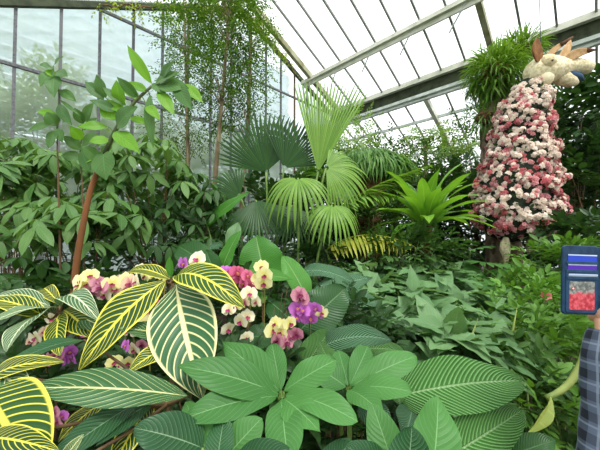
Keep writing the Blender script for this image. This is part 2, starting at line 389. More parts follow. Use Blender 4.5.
# ------------------------------------------------------------ leaf materials
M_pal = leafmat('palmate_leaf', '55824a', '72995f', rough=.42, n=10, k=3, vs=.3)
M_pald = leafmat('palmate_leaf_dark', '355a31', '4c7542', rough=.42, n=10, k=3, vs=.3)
M_wisp = leafmat('fine_leaf', '3a5f22', '628a38', rough=.5, vs=.1, bump=0, trans=.35)
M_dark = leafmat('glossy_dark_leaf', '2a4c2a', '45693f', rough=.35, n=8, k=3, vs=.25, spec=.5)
M_back = leafmat('back_leaf', '3c6232', '587d48', rough=.5, n=8, k=3, vs=.15)
M_feat = leafmat('feathery_leaf', '5f8748', '86a869', rough=.5, vs=.1, bump=0, trans=.35)
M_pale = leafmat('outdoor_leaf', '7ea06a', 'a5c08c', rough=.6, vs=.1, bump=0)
M_fan = leafmat('fan_leaf', '648f3e', '84ad56', rough=.4, n=1, k=0, lw=.02, mw=.14, vs=.35, trans=.22, bump=0, blotch=.1)
M_fand = leafmat('fan_leaf_dark', '284f27', '3b692e', rough=.38, n=1, k=0, lw=.02, mw=.14, vs=.25, trans=.2, bump=0, blotch=.1)
M_yel = leafmat('yellow_palm_leaf', '93a83e', 'c3c95f', rough=.45, n=1, k=0, lw=.02, vs=.2, trans=.35, bump=0, blotch=.1)
M_nest = leafmat('nest_fern_leaf', '5f983a', '86b94e', vein='b7cf6f', rough=.35, n=30, k=5, lw=.1, mw=.07, vs=.35, trans=.3, bump=.2, blotch=.1)
M_heart = leafmat('heart_leaf', '628c66', '80a880', vein='86a97e', rough=.5, n=7, k=3.5, mw=.05, lw=.12, vs=.35, spec=.45)
M_grd = leafmat('ground_leaf', '4f7a35', '6c9a48', rough=.45, n=7, k=3, vs=.3)
M_brt = leafmat('bright_leaf', '55873a', '79ab54', rough=.45, n=7, k=3, vs=.3)
M_mon = leafmat('split_leaf', '44743f', '639557', rough=.4, n=1, k=0, vs=.3, blotch=.1)
M_epi = leafmat('strap_leaf', '4a7a2c', '7ca548', rough=.42, n=1, k=0, lw=.02, vs=.2, trans=.3, bump=0)
M_hang = leafmat('hanging_fern_leaf', '4a7a3a', '76a458', rough=.42, n=1, k=0, lw=.02, vs=.2, trans=.3, bump=0)
# ------------------------------------------------------------ beyond the gable glass
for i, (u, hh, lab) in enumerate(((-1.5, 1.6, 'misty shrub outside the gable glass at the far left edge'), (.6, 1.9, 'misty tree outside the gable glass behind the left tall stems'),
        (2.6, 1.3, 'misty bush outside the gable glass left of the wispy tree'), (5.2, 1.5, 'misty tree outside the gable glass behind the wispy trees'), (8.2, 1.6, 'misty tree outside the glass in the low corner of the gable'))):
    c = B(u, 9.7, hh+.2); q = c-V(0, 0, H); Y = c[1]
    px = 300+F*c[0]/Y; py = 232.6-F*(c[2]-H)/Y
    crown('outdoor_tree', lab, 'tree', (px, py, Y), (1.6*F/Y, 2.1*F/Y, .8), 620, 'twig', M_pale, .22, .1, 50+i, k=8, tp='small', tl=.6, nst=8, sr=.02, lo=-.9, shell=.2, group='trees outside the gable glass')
# ------------------------------------------------------------ palmate shrubs on the left
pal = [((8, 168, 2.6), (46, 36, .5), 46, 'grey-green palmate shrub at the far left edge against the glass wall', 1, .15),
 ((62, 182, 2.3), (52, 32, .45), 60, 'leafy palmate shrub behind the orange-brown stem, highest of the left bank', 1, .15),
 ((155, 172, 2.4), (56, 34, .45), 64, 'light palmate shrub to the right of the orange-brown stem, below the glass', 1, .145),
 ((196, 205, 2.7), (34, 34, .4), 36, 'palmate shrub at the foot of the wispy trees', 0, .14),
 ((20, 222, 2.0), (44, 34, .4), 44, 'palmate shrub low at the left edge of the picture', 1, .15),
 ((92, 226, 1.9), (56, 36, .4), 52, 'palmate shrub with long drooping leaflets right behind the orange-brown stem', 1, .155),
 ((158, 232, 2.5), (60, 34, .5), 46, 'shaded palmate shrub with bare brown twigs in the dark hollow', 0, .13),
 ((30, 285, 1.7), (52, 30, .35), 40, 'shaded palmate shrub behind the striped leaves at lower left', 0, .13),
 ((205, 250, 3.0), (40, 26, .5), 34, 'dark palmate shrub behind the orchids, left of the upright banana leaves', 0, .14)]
for i, (c, r, N, lab, br, L) in enumerate(pal):
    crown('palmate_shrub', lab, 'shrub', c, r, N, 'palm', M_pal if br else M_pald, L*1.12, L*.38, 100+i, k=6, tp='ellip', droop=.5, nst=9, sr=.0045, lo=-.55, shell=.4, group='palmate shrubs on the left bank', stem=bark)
# dense dark backing shrubs
for i, (c, r, N, lab) in enumerate((
   ((40, 260, 3.2), (75, 60, .5), 220, 'dark dense bush deep behind the left palmate shrubs'),
   ((165, 250, 3.6), (75, 48, .6), 220, 'dark dense bush deep in the hollow behind the orange-brown stem'),
   ((270, 235, 4.6), (70, 55, .7), 240, 'dark dense bush behind the dark fan palm'),
   ((385, 235, 5.0), (70, 52, .7), 260, 'dark dense bush behind the bird nest fern'),
   ((470, 225, 5.4), (60, 60, .7), 320, 'dark dense bush behind the rough bark trunk'),
   ((340, 205, 6.6), (56, 50, .8), 320, 'dark dense bush far behind the big bright fan leaf'),
   ((425, 215, 7.2), (60, 44, .8), 320, 'dark dense bush farthest back, behind the bird nest fern'),
   ((325, 212, 5.4), (44, 34, .5), 300, 'dark dense bush directly behind the stalks of the fan palms'),
   ((520, 215, 6.8), (60, 56, .8), 320, 'dark dense bush far behind the blossom column'),
   ((590, 225, 5.0), (40, 60, .6), 260, 'dark dense bush at the right edge behind the glossy trees'),
   ((100, 330, 1.5), (90, 46, .25), 200, 'dark low undergrowth behind the yellow orchids'),
   ((235, 330, 1.6), (70, 46, .25), 190, 'dark low undergrowth behind the rose and cream orchids'),
   ((330, 345, 1.5), (60, 40, .25), 150, 'dark low undergrowth behind the purple orchid cluster'),
   ((60, 420, 1.0), (80, 44, .15), 120, 'dark low undergrowth beneath the lower left zebra leaves'),
   ((210, 410, 1.0), (80, 44, .15), 130, 'dark low undergrowth beneath the zebra and umbrella leaves'),
   ((345, 430, 1.0), (60, 40, .15), 100, 'dark low undergrowth beneath the right umbrella plants'))):
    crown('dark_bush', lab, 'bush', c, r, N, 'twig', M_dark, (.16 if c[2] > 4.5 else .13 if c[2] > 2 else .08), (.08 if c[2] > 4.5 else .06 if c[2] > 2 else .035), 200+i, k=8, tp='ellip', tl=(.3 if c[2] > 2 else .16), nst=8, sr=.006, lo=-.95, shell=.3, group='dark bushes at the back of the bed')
# ------------------------------------------------------------ wispy trees
def wispy(lab, base, path, crowns, seed):
    rg = np.random.default_rng(seed); b = P(*base); b[2] = 0
    root = thing('wispy_tree', lab, 'tree', b, 'wispy trees by the glass')
    st = MB(); pts = np.array([b]+[P(*q) for q in path]); m = len(pts)
    ip = np.stack([np.interp(np.linspace(0, 1, 30), np.linspace(0, 1, m), pts[:, k]) for k in range(3)], 1)
    st.tube(ip, [.045, .03, .012], 7, lump=.08)
    fo = MB()
    for (c, r, N) in crowns:
        cx = P(*c); Y = c[2]; q = norm2(rg.normal(0, 1, (N, 3)))*(rg.uniform(0, 1, (N, 1))**.45)
        p = q*np.array([r[0]*Y/F, r[2], r[1]*Y/F])+cx; o = norm2(norm2(q)*np.array([1, 1, .5])+rg.normal(0, .4, (N, 3)))
        spray(fo, 'twig', p, o, rg, .055, .026, 12, 'small', .3, .34, .8)
        for j in range(0, N, 14):
            near = ip[np.argmin(np.abs(ip[:, 2]-(p[j][2]-.35)))]
            st.tube(bez(near, (near+p[j])/2+V(0, 0, .1), p[j], 5), [.008, .003], 4, caps=False)
    st.build('trunk', plain('wispy_bark', '6a5b44', '9a8a6c', .85, 14, .5, (1, 1, .3)), root); fo.build('foliage', M_wisp, root)
wispy('tall wispy tree with fine leaves and a pale slim trunk, rising to the gable peak', (212, 300, 4.2), [(212, 225, 4.2), (216, 170, 4.2), (222, 100, 4.2), (228, 30, 4.2), (232, -30, 4.2)],
      [((228, 22, 4.2), (34, 34, .6), 300), ((222, 82, 4.2), (30, 40, .5), 240), ((210, -8, 4.2), (50, 24, .6), 200)], 301)
wispy('slender wispy tree with fine leaves at the left of the group, hiding a glazing bar', (186, 300, 4.8), [(190, 225, 4.8), (188, 150, 4.8), (186, 70, 4.8), (184, 0, 4.8)],
      [((187, 32, 4.8), (25, 46, .4), 260), ((184, 128, 4.8), (30, 26, .4), 150), ((190, 82, 4.8), (22, 24, .4), 110)], 302)
wispy('thin wispy tree with sparse fine leaves nearest the roof slope', (246, 300, 4.6), [(240, 225, 4.6), (246, 150, 4.6), (250, 80, 4.6), (252, 15, 4.6)],
      [((248, 48, 4.6), (22, 46, .4), 230), ((246, 118, 4.6), (24, 26, .4), 170)], 303)
# climber along the gable rafter
rt = thing('climbing_vine', 'green climbing vine trailing along the sloping gable rafter above the wispy trees', 'vine', B(5, 7.75, -H))
rg = np.random.default_rng(31); mb = MB(); st = MB(); pts = []
for i in range(60):
    u = 1.4+6.1*i/59; pts.append(B(u, 7.78+.05*math.sin(i), roof1(u)-.12+.04*math.sin(i*1.7)))
pts = np.array(pts); q = np.repeat(pts, [max(1, int(2+9*math.exp(-((i-36)/14)**2))) for i in range(60)], axis=0); q = q+rg.normal(0, .13, q.shape)
spray(mb, 'twig', q, norm2(rg.normal(0, 1, q.shape)-UP*.6), rg, .09, .05, 8, 'small', .6, .3)
mb.build('foliage', leafmat('vine_leaf', '7f9a3a', 'a8bd5e', rough=.5, vs=.1, bump=0, trans=.4), rt); st.tube(pts, [.02, .02], 5)
st.tube([B(7.5, 7.8, -1.6), B(7.5, 7.8, 2), B(7.5, 7.78, roof1(7.5)-.12)], .02, 5); st.build('stem', bark, rt)
# ------------------------------------------------------------ right-hand trees
for i, (c, r, N, lab, L) in enumerate((
   ((574, 128, 4.4), (30, 36, .6), 120, 'dark glossy tree beside the head of the animal figure, at the right edge', .16),
   ((588, 195, 3.9), (30, 48, .5), 110, 'dark glossy shrub right of the blossom column at the right edge', .15),
   ((560, 170, 5.2), (44, 48, .6), 130, 'dark glossy tree farther back behind the blossom column', .16))):
    crown('glossy_tree', lab, 'tree', c, r, int(N*1.8), 'twig', M_dark, L, L*.48, 330+i, k=8, tp='ellip', tl=.4, nst=8, sr=.012, lo=-.9, shell=.3, group='dark glossy trees on the right')
for i, (c, r, N, k, lab, L, m) in enumerate((
   ((352, 148, 7.2), (26, 30, .8), 90, 12, 'tall light tree behind the big fan palm by the gable corner', .10, M_feat),
   ((392, 172, 7.0), (40, 30, .8), 110, 10, 'mid-green tree behind the bird nest fern', .12, M_back),
   ((438, 168, 7.6), (40, 26, .9), 110, 14, 'feathery tree left of the rough bark trunk', .11, M_feat),
   ((476, 160, 6.8), (30, 48, .7), 110, 10, 'mid-green tree directly behind the rough bark trunk', .12, M_back),
   ((545, 150, 7.5), (40, 45, .8), 110, 10, 'mid-green tree far behind the blossom column', .12, M_back),
   ((425, 190, 5.6), (44, 24, .6), 120, 9, 'bushy green tree between the bird nest fern and the trunk', .10, M_back))):
    crown('background_tree', lab, 'tree', c, r, N*2, 'twig', m, L, L*.4, 350+i, k=k, tp='small', tl=.5, nst=10, sr=.014, lo=-.95, shell=.2, group='trees at the back under the low roof')
# small feathery palms at the low roof
for i, (c, lab) in enumerate((((425, 122, 6.4), 'feathery palm crown against the low roof, left of the trunk'), ((455, 138, 6.0), 'feathery palm crown just left of the trunk, under the bright roof'), ((348, 135, 5.6), 'slim feathery palm behind the big fan leaf'))):
    b = P(c[0], 250, c[2]); b[2] = 0; rt = thing('feathery_palm', lab, 'palm', b, 'feathery palms at the back'); hub = P(c[0], c[1]+22, c[2])
    mb = MB()
    for j in range(11):
        a = 2*PI*j/11+i; d = V(math.cos(a), math.sin(a), 0)
        frond(mb, bez(hub, hub+d*.35+UP*.5, hub+d*.8+UP*(.25-.2*(j % 3)), 12), .2, .035, 16, 1.0, .15, 'small', seed=j+i*20)
    mb.build('frond_crown', M_feat, rt); mb = MB(); mb.tube([b, (b+hub)/2+V(.05, 0, 0), hub], [.06, .04], 7, lump=.1); mb.build('trunk', greybark, rt)
# ------------------------------------------------------------ fan palms
def fanpalm(lab, base, fans, mat, seed, petr=.012):
    b = P(*base); b[2] = 0; root = thing('fan_palm', lab, 'palm', b)
    for i, (hx, hy, Y, dx, dy, ny, Rpx, nseg, spread, kw) in enumerate(fans):
        hub = P(hx, hy, Y); tip = P(hx+dx, hy+dy, Y+kw.pop('dY', 0)); d = nrm(tip-hub); n = nrm(V(ny, -1, kw.pop('nz', .35)))
        mb = MB(); fan(mb, hub, d, n, Rpx*Y/F, nseg, spread, seed=seed+i, **kw)
        lf = mb.build('fan_leaf', mat, root); mb = MB(); m = (b+hub)/2; m[2] = hub[2]*.75; m[:2] = b[:2]*.6+hub[:2]*.4
        mb.tube(bez(b+V((i-1)*.03, 0, 0), m, hub, 12), [petr*1.5, petr], 6); mb.build('petiole', gstem, root)
    return root
fanpalm('big bright green fan palm leaf standing upright below the cream roof beam', (300, 330, 3.1),
  [(318, 172, 3.1, 14, -90, -.1, 114, 21, .40, dict(split=.5, oval=.1, droop=.05, nz=.2, dY=.25, pleat=1.1)),
   (326, 168, 3.05, 60, 4, .1, 50, 30, 1.5, dict(split=.4, oval=.2, droop=.5, sag=.35))], M_fan, 401)
fanpalm('dark fan palm with upright blades left of the big bright fan leaf', (270, 330, 3.4),
  [(266, 172, 3.4, -14, -55, -.2, 64, 26, 1.15, dict(split=.45, oval=.25, droop=.15, nz=.1)),
   (284, 168, 3.3, 22, -40, .2, 54, 24, 1.0, dict(split=.5, oval=.2, droop=.1)),
   (240, 196, 3.3, -42, -28, -.3, 46, 22, 1.2, dict(split=.4, oval=.2, droop=.4, sag=.2)),
   (256, 200, 3.2, 6, 42, 0, 50, 26, 1.1, dict(split=.6, oval=.2, droop=.2, dY=-.3, nz=.6)),
   (292, 205, 3.2, -4, 40, .1, 46, 24, 1.1, dict(split=.5, oval=.2, droop=.3, dY=-.3, nz=.6))], M_fand, 420)
fanpalm('small drooping pale-tipped fan palm below the big bright fan leaf', (300, 330, 2.9),
  [(298, 178, 2.9, -10, 30, -.2, 44, 18, 1.6, dict(split=.3, oval=.2, droop=.5, sag=.4, dY=-.3)),
   (332, 205, 2.8, 10, 26, .2, 38, 18, 1.5, dict(split=.3, oval=.2, droop=.5, sag=.4, dY=-.3))], M_fan, 440)
def frondplant(name, lab, cat, base, fr, mat, seed, part='frond'):
    b = P(*base); b[2] = 0; root = thing(name, lab, cat, b)
    for i, (a, c, e, Lp, Wp, n, kw) in enumerate(fr):
        pa, pc, pe = P(*a), P(*c), P(*e); Y = a[2]; mb = MB(); frond(mb, bez(pa, pc, pe, 16), Lp*Y/F, Wp*Y/F, n, seed=seed+i, **kw)
        mb.build(part, mat, root)
        mb = MB(); m = b*.7+pa*.3; m[2] = pa[2]*.7; mb.tube(bez(b, m, pa, 8), [.014, .008], 6); mb.build('petiole', gstem, root)
    return root
frondplant('feather_palm', 'yellow-green feather palm frond with leaflets hanging like a comb', 'palm', (350, 330, 2.9),
  [((326, 250, 2.9), (362, 222, 2.75), (414, 246, 2.6), 30, 4, 20, dict(ang=1.05, hang=.75))], M_yel, 460)
frondplant('feather_palm', 'long bright feather palm frond reaching up right towards the bird nest fern', 'palm', (330, 330, 3.3),
  [((318, 228, 3.3), (350, 190, 3.3), (428, 166, 3.1), 34, 4, 34, dict(ang=.6, hang=.12)), ((322, 226, 3.3), (350, 186, 3.2), (396, 196, 3.0), 30, 5, 26, dict(ang=.8, hang=.4))], M_fan, 470)
frondplant('feather_palm', 'grey-green feather palm with narrow arching fronds left of the fern stump', 'palm', (310, 330, 4.0),
  [((330, 200, 4), (318, 150, 4), (300, 168, 3.8), 26, 3.2, 30, dict(ang=.8, hang=.4)), ((332, 200, 4), (352, 150, 4), (378, 160, 3.8), 26, 3.2, 30, dict(ang=.8, hang=.4)),
   ((331, 200, 4), (340, 170, 3.8), (356, 205, 3.4), 24, 3.2, 26, dict(ang=.8, hang=.4))], M_hang, 480)
# hanging fern on stump
c = P(368, 168, 4.1); b = V(c[0], c[1], 0); rt = thing('hanging_fern', 'mound of narrow drooping fern leaves on top of a brown stump', 'fern', b)
rg = np.random.default_rng(52); N = 1500; q = norm2(rg.normal(0, 1, (N, 3))); q[:, 2] = np.abs(q[:, 2])*.9
p = q*np.array([.52, .4, .3])+c; mb = MB(); mb.leaves(T['blade'], p, norm2(q*np.array([1, 1, .1])-UP*.75+rg.normal(0, .25, (N, 3))), norm2(q+UP*.1), rg.uniform(.25, .45, N), .03)
mb.build('foliage', M_hang, rt)
mb = MB(); mb.tube([b, c*V(1, 1, .5), c*V(1, 1, .8), c+V(0, 0, .02)], [.16, .15, .2, .24], 12, lump=.12, seed=4); mb.build('stump', plain('brown_fibre', '3d2c1a', '6a5030', .95, 16, 1.2), rt)
# bird nest fern
c = P(426, 226, 3.0); b = V(c[0], c[1], 0); rt = thing('bird_nest_fern', 'bright green rosette fern with broad strap leaves, left of the trunk', 'fern', b)
rg = random.Random(8)
for i in range(34):
    a = 2.399*i; ring = i/34; tilt = 1.15-1.1*ring+rg.uniform(-.1, .1); L = rg.uniform(.56, .74)
    d = V(math.cos(a)*math.cos(tilt), math.sin(a)*math.cos(tilt), math.sin(tilt)); rd = V(math.cos(a), math.sin(a), 0)
    p0 = c+rd*.04; p2 = p0+d*L-UP*.14*ring; mb = MB(); heroleaf(mb, p0, p2, rg.uniform(.12, .165), 'strap', n=UP*math.cos(tilt)-rd*math.sin(tilt), arch=.13, fold=.3, ns=12, nc=2, wave=.06)
    mb.build('leaf', M_nest, rt)
mb = MB(); mb.tube([b, c], [.04, .06], 8, lump=.1); mb.build('root_mass', MATS['brown_fibre'], rt)
# ------------------------------------------------------------ trunk with epiphyte
tc = P(502, 250, 4.1); b = V(tc[0], tc[1], 0)
rt = thing('bark_trunk', 'rough grey-brown tree trunk behind the blossom column', 'tree', b)
pts = [V(b[0], b[1], -.05)]+[P(504, 262, 4.1), P(500, 200, 4.1), P(496, 150, 4.1), P(494, 110, 4.1), P(495, 90, 4.1), P(496, 72, 4.1)]
pts = np.array(pts); ip = np.stack([np.interp(np.linspace(0, 6, 60), range(7), pts[:, k]) for k in range(3)], 1)
mb = MB(); mb.tube(ip, [.25, .21, .19, .18, .17, .1], 22, lump=.09, seed=3); mb.build('trunk', greybark, rt)
mb = MB(); rgs = random.Random(5)
for k in range(26):
    i = rgs.randrange(8, 50); a = rgs.uniform(PI, 2*PI); q = ip[i]+V(math.cos(a)*.2, math.sin(a)*.2, 0); mb.ball(q, (.05, .04, .08), 6, 5, lump=.15, seed=k)
o = mb.build('bark_ridge', greybark, rt); o['kind'] = 'stuff'
def epi(lab, c, r, N, L, W, seed, mat, down=.25):
    cc = P(*c); rt = thing('epiphyte_fern', lab, 'fern', cc, 'epiphytes on the rough bark trunk'); rg = np.random.default_rng(seed)
    q = norm2(rg.normal(0, 1, (N, 3))); p = cc+q*np.array([r[0]*c[2]/F, r[2], r[1]*c[2]/F])*rg.uniform(.3, .9, (N, 1))
    mb = MB(); mb.leaves(T['blade'], p, norm2(q+UP*(.35-down)+rg.normal(0, .35, (N, 3))), norm2(UP+rg.normal(0, .2, (N, 3))), L*rg.uniform(.6, 1.15, N), W); mb.build('foliage', mat, rt)
    mb = MB(); mb.ball(cc, (r[0]*.5*c[2]/F, r[2]*.5, r[1]*.5*c[2]/F), lump=.15); mb.build('root_ball', MATS['brown_fibre'], rt)
epi('large tuft of strap leaves crowning the rough bark trunk', (495, 76, 4.0), (27, 26, .34), 1300, .30, .022, 61, M_epi)
epi('smaller tuft of grassy leaves behind the ear of the animal figure', (520, 50, 4.3), (18, 14, .25), 420, .34, .02, 62, M_epi, .0)
epi('loose tuft of thin leaves on the left side of the trunk below the crown', (484, 118, 4.0), (18, 14, .2), 200, .24, .016, 63, M_hang, .2)
SKY = 1.15; SUN = 2.4; EXPO = 0.82
# ------------------------------------------------------------ middle ground
for i, (c, r, N, lab) in enumerate((
   ((372, 290, 2.5), (34, 26, .4), 130, 'heart-leaved bush nearest the ribbed leaves, left end of the heart-leaved bank'),
   ((418, 285, 2.6), (44, 24, .4), 150, 'heart-leaved bush below the bird nest fern, top of the bank'),
   ((410, 312, 2.0), (44, 26, .35), 130, 'heart-leaved bush with large grey-green leaves in the middle of the bank'),
   ((462, 312, 2.2), (44, 26, .4), 130, 'heart-leaved bush below the blossom column with drooping leaves'),
   ((440, 345, 1.6), (60, 22, .3), 90, 'heart-leaved bush low in front, just above the big ribbed leaf'),
   ((356, 318, 1.9), (24, 24, .3), 50, 'heart-leaved bush half hidden behind the grey ribbed leaves'))):
    crown('heart_leaved_bush', lab, 'bush', c, r, N, 'one', M_heart, .21, .15, 500+i, tp='heart', droop=.35, nst=26, sr=.006, lo=-.5, shell=.5, group='heart-leaved bushes in the middle of the bed', stem=gstem, upw=1.0, bulk=1)
for i, (c, r, N, lab, m, L) in enumerate((
   ((560, 270, 2.7), (26, 24, .35), 90, 'bright green leafy bush left of the phone case, below the blossom column', M_grd, .12),
   ((522, 302, 2.4), (28, 20, .35), 80, 'leafy bush at the foot of the rough bark trunk', M_grd, .11),
   ((580, 300, 2.6), (36, 34, .35), 90, 'shaded leafy bush behind the phone case', M_back, .12),
   ((545, 318, 2.0), (40, 24, .3), 90, 'light green leafy bush below the phone case', M_brt, .08),
   ((508, 345, 1.8), (34, 26, .3), 90, 'low leafy bush right of the two bare shoots', M_grd, .085),
   ((560, 362, 1.6), (40, 28, .3), 90, 'low leafy bush behind the curved bract stem', M_grd, .085),
   ((520, 395, 1.4), (44, 30, .25), 90, 'low leafy bush in the lower right, between ribbed leaf and sleeve', M_back, .08),
   ((560, 430, 1.2), (44, 26, .2), 80, 'low leafy bush at the bottom right below the curved bract stem', M_grd, .08),
   ((412, 254, 2.75), (44, 15, .2), 110, 'low bush under the bird nest fern', M_back, .1),
   ((374, 226, 3.6), (36, 18, .25), 120, 'low bush hiding the foot of the fern stump', M_back, .1),
   ((330, 275, 3.0), (44, 24, .3), 90, 'low shaded bush under the feather palms', M_dark, .12),
   ((580, 245, 3.1), (30, 24, .3), 80, 'dark low bush at the right edge above the phone case', M_dark, .15))):
    crown('leafy_bush', lab, 'bush', c, r, N, 'twig', m, L, L*.52, 520+i, k=7, tp='ovate', droop=.3, tl=.18, nst=20, sr=.005, lo=-.7, shell=.4, group='low leafy bushes on the right of the bed', stem=gstem)
# split-leaved plants
def splitplant(lab, c, leaves, seed):
    b = P(*c); b[2] = 0; rt = thing('split_leaf_plant', lab, 'plant', b, 'split-leaved plants below the trunk')
    for i, (x, y, Y, dx, dy, R) in enumerate(leaves):
        h = P(x, y, Y); d = nrm(V(dx, -.7, dy)); mb = MB(); fan(mb, h, d, V(0, -.5, 1), R, 13, 2.2, seed=seed+i, split=.42, oval=.3, droop=.3, pleat=.12, ns=7); mb.build('leaf', M_mon, rt)
        mb = MB(); mb.tube(bez(b, (b+h)/2+V(0, 0, .15), h, 8), .008, 5); mb.build('petiole', gstem, rt)
splitplant('plant with deeply split leaves left of the trunk foot', (462, 300, 3.1), [(448, 252, 3.1, -.3, .1, .24), (470, 250, 3.0, .2, .2, .26), (460, 266, 2.8, 0, -.3, .28), (440, 262, 2.9, -.8, -.1, .22)], 600)
splitplant('plant with deeply split leaves right in front of the trunk foot', (492, 300, 2.8), [(484, 262, 2.8, -.2, 0, .28), (502, 268, 2.7, .5, -.1, .26), (480, 280, 2.6, -.1, -.4, .26), (500, 284, 2.6, .4, -.4, .24)], 620)
# ------------------------------------------------------------ foreground leaf materials
ZV = dict(vein='e0d84e', lw=.26, mw=.10, vs=.95, rough=.38, bump=.35, trans=.15, blotch=.15)
M_z1 = leafmat('striped_leaf_yellow', '244820', '33602c', n=12, k=3.4, margin=.09, **ZV)
M_z2 = leafmat('striped_leaf_cream', '3f7050', '4d805c', n=12, k=3.4, margin=.08, **{**ZV, 'vein': 'efe9a8'})
M_z3 = leafmat('striped_leaf_pale', '466f50', '5b8560', n=13, k=3.6, margin=.05, **{**ZV, 'vein': 'dfe6b8', 'vs': .85})
M_zg = leafmat('green_leaf_yellow_rib', '35633c', '44744a', n=13, k=3.6, vein='e8e9a0', lw=.09, mw=.07, vs=.75, rough=.4, bump=.5, trans=.15, blotch=.15)
M_zd = leafmat('dark_leaf_thin_rib', '2b5a3a', '386a46', n=14, k=3.6, vein='a9c79a', lw=.06, mw=.035, vs=.4, rough=.4, bump=.4, trans=.15)
M_sch = leafmat('umbrella_leaf', '487f47', '5a9456', n=11, k=3.2, vein='a5cf90', lw=.05, mw=.035, vs=.35, rough=.45, bump=.25, trans=.2, blotch=.12, spec=.35)
M_rib = leafmat('ribbed_leaf', '4a8444', '5f9a55', n=26, k=6.5, vein='b4d89a', lw=.3, mw=.06, vs=.6, rough=.42, bump=1.0, rib=.7, trans=.2, blotch=.1)
M_ribg = leafmat('ribbed_leaf_grey', '3f7050', '558466', n=22, k=6, vein='a4c8a8', lw=.3, mw=.06, vs=.6, rough=.42, bump=1.0, rib=.8, trans=.15, blotch=.1)
M_ban = leafmat('banana_leaf', '47893a', '60a24a', n=26, k=4, vein='b5d890', lw=.07, mw=.05, vs=.4, rough=.38, bump=.5, trans=.3, blotch=.12)
M_band = leafmat('banana_leaf_dark', '2c5a30', '3a6a38', n=22, k=4, vein='7fa870', lw=.07, mw=.05, vs=.35, rough=.35, bump=.5, trans=.15)
M_lime = leafmat('lime_leaf', '8db83f', 'a8cc58', n=14, k=3, vs=.3, lw=.08, mw=.05, rough=.42, bump=.5, trans=.3)
def plant(name, lab, base, leaves, cat='plant', stem=gstem, part='leaf', crown_at=None, sr=.006, group=None, curve=.5):
    """leaves: (x0,y0,Y0, x1,y1,Y1, width px, shape, material, normal, arch, kwargs)"""
    b = P(*base); b[2] = 0; rt = thing(name, lab, cat, b, group)
    ca = P(*crown_at) if crown_at else None
    if ca is not None:
        mb = MB(); mb.tube(bez(b, b*.4+ca*.6-V(0, 0, .2), ca, 12), [sr*1.8, sr*1.3], 8); mb.build('stem', stem, rt)
    for (x0, y0, Y0, x1, y1, Y1, w, shp, m, n, arch, kw) in leaves:
        p0, p1 = P(x0, y0, Y0), P(x1, y1, Y1); mb = MB(); W = w*(Y0+Y1)/2/F
        heroleaf(mb, p0, p1, W, shp, n, arch, **kw); mb.build(part, m, rt)
        frm = ca if ca is not None else b
        mb = MB(); md = frm*.45+p0*.55; md[2] = (p0[2]-.02 if ca is not None else p0[2]*.6)
        mb.tube(bez(frm, md, p0, 8), [sr, sr*.6], 6, caps=False); mb.build('petiole', stem, rt)
    return rt
FC = (0, -1, .6); TP = (0, -.35, 1); E = {}
# variegated shrubs
plant('variegated_shrub', 'shrub with big yellow-veined zebra leaves arching from one crown in front of the orchids', (176, 640, .8), [
 (166, 280, .78, 80, 370, .64, 46, 'zeb', M_z1, (-.25, -1, .35), .10, dict(twist=.05)),
 (176, 284, .78, 203, 400, .62, 68, 'zeb', M_z2, (0, -1, .75), .07, dict(fold=.25)),
 (176, 276, .78, 245, 308, .68, 36, 'ellip', M_z1, (.5, -1, .8), .20, E),
 (170, 279, .80, 128, 272, .9, 18, 'ellip', M_z1, (0, -.6, 1), .1, E),
 (171, 277, .80, 170, 256, .79, 9, 'ellip', M_ban, (0, -1, .1), .03, dict(fold=.5)),
 (182, 340, .72, 118, 328, .66, 22, 'ellip', M_zg, (0, -.7, 1), .06, E),
 (186, 352, .70, 150, 300, .82, 18, 'ellip', M_zd, (0, -1, .3), .06, E),
 (176, 345, .7, 128, 372, .62, 22, 'ellip', M_z1, (0, -.8, 1), .1, E),
 (180, 350, .72, 215, 392, .60, 26, 'ellip', M_z1, (.3, -.8, 1), .1, E)], crown_at=(172, 281, .8), stem=bark, sr=.004)
plant('variegated_shrub', 'shrub with cream-striped leaves at the left edge, beside the pale yellow orchids', (52, 640, .95), [
 (58, 308, .95, -8, 322, .8, 30, 'ellip', M_z3, (-.2, -.6, 1), .1, E), (56, 312, .95, 6, 352, .72, 30, 'ellip', M_z3, (-.3, -.7, 1), .12, E),
 (50, 306, .98, -4, 296, 1.0, 20, 'ellip', M_z3, (0, -.7, 1), .1, E), (62, 306, .95, 100, 322, .8, 24, 'ellip', M_z3, (.3, -.6, 1), .22, E),
 (60, 304, .98, 44, 290, 1.1, 14, 'ellip', M_z1, (0, -.7, 1), .15, E), (64, 310, .92, 96, 338, .85, 26, 'ellip', M_z1, (.2, -.8, .8), .12, E),
 (62, 314, .9, 60, 356, .78, 22, 'ellip', M_z1, (0, -1, .7), .1, E), (66, 312, .92, 112, 332, .85, 20, 'ellip', M_zg, (0, -.8, .8), .08, E),
 (48, 318, .9, -10, 300, .9, 22, 'ellip', M_z1, (0, -.6, 1), .12, E)], crown_at=(58, 312, .95), stem=bark, sr=.004)
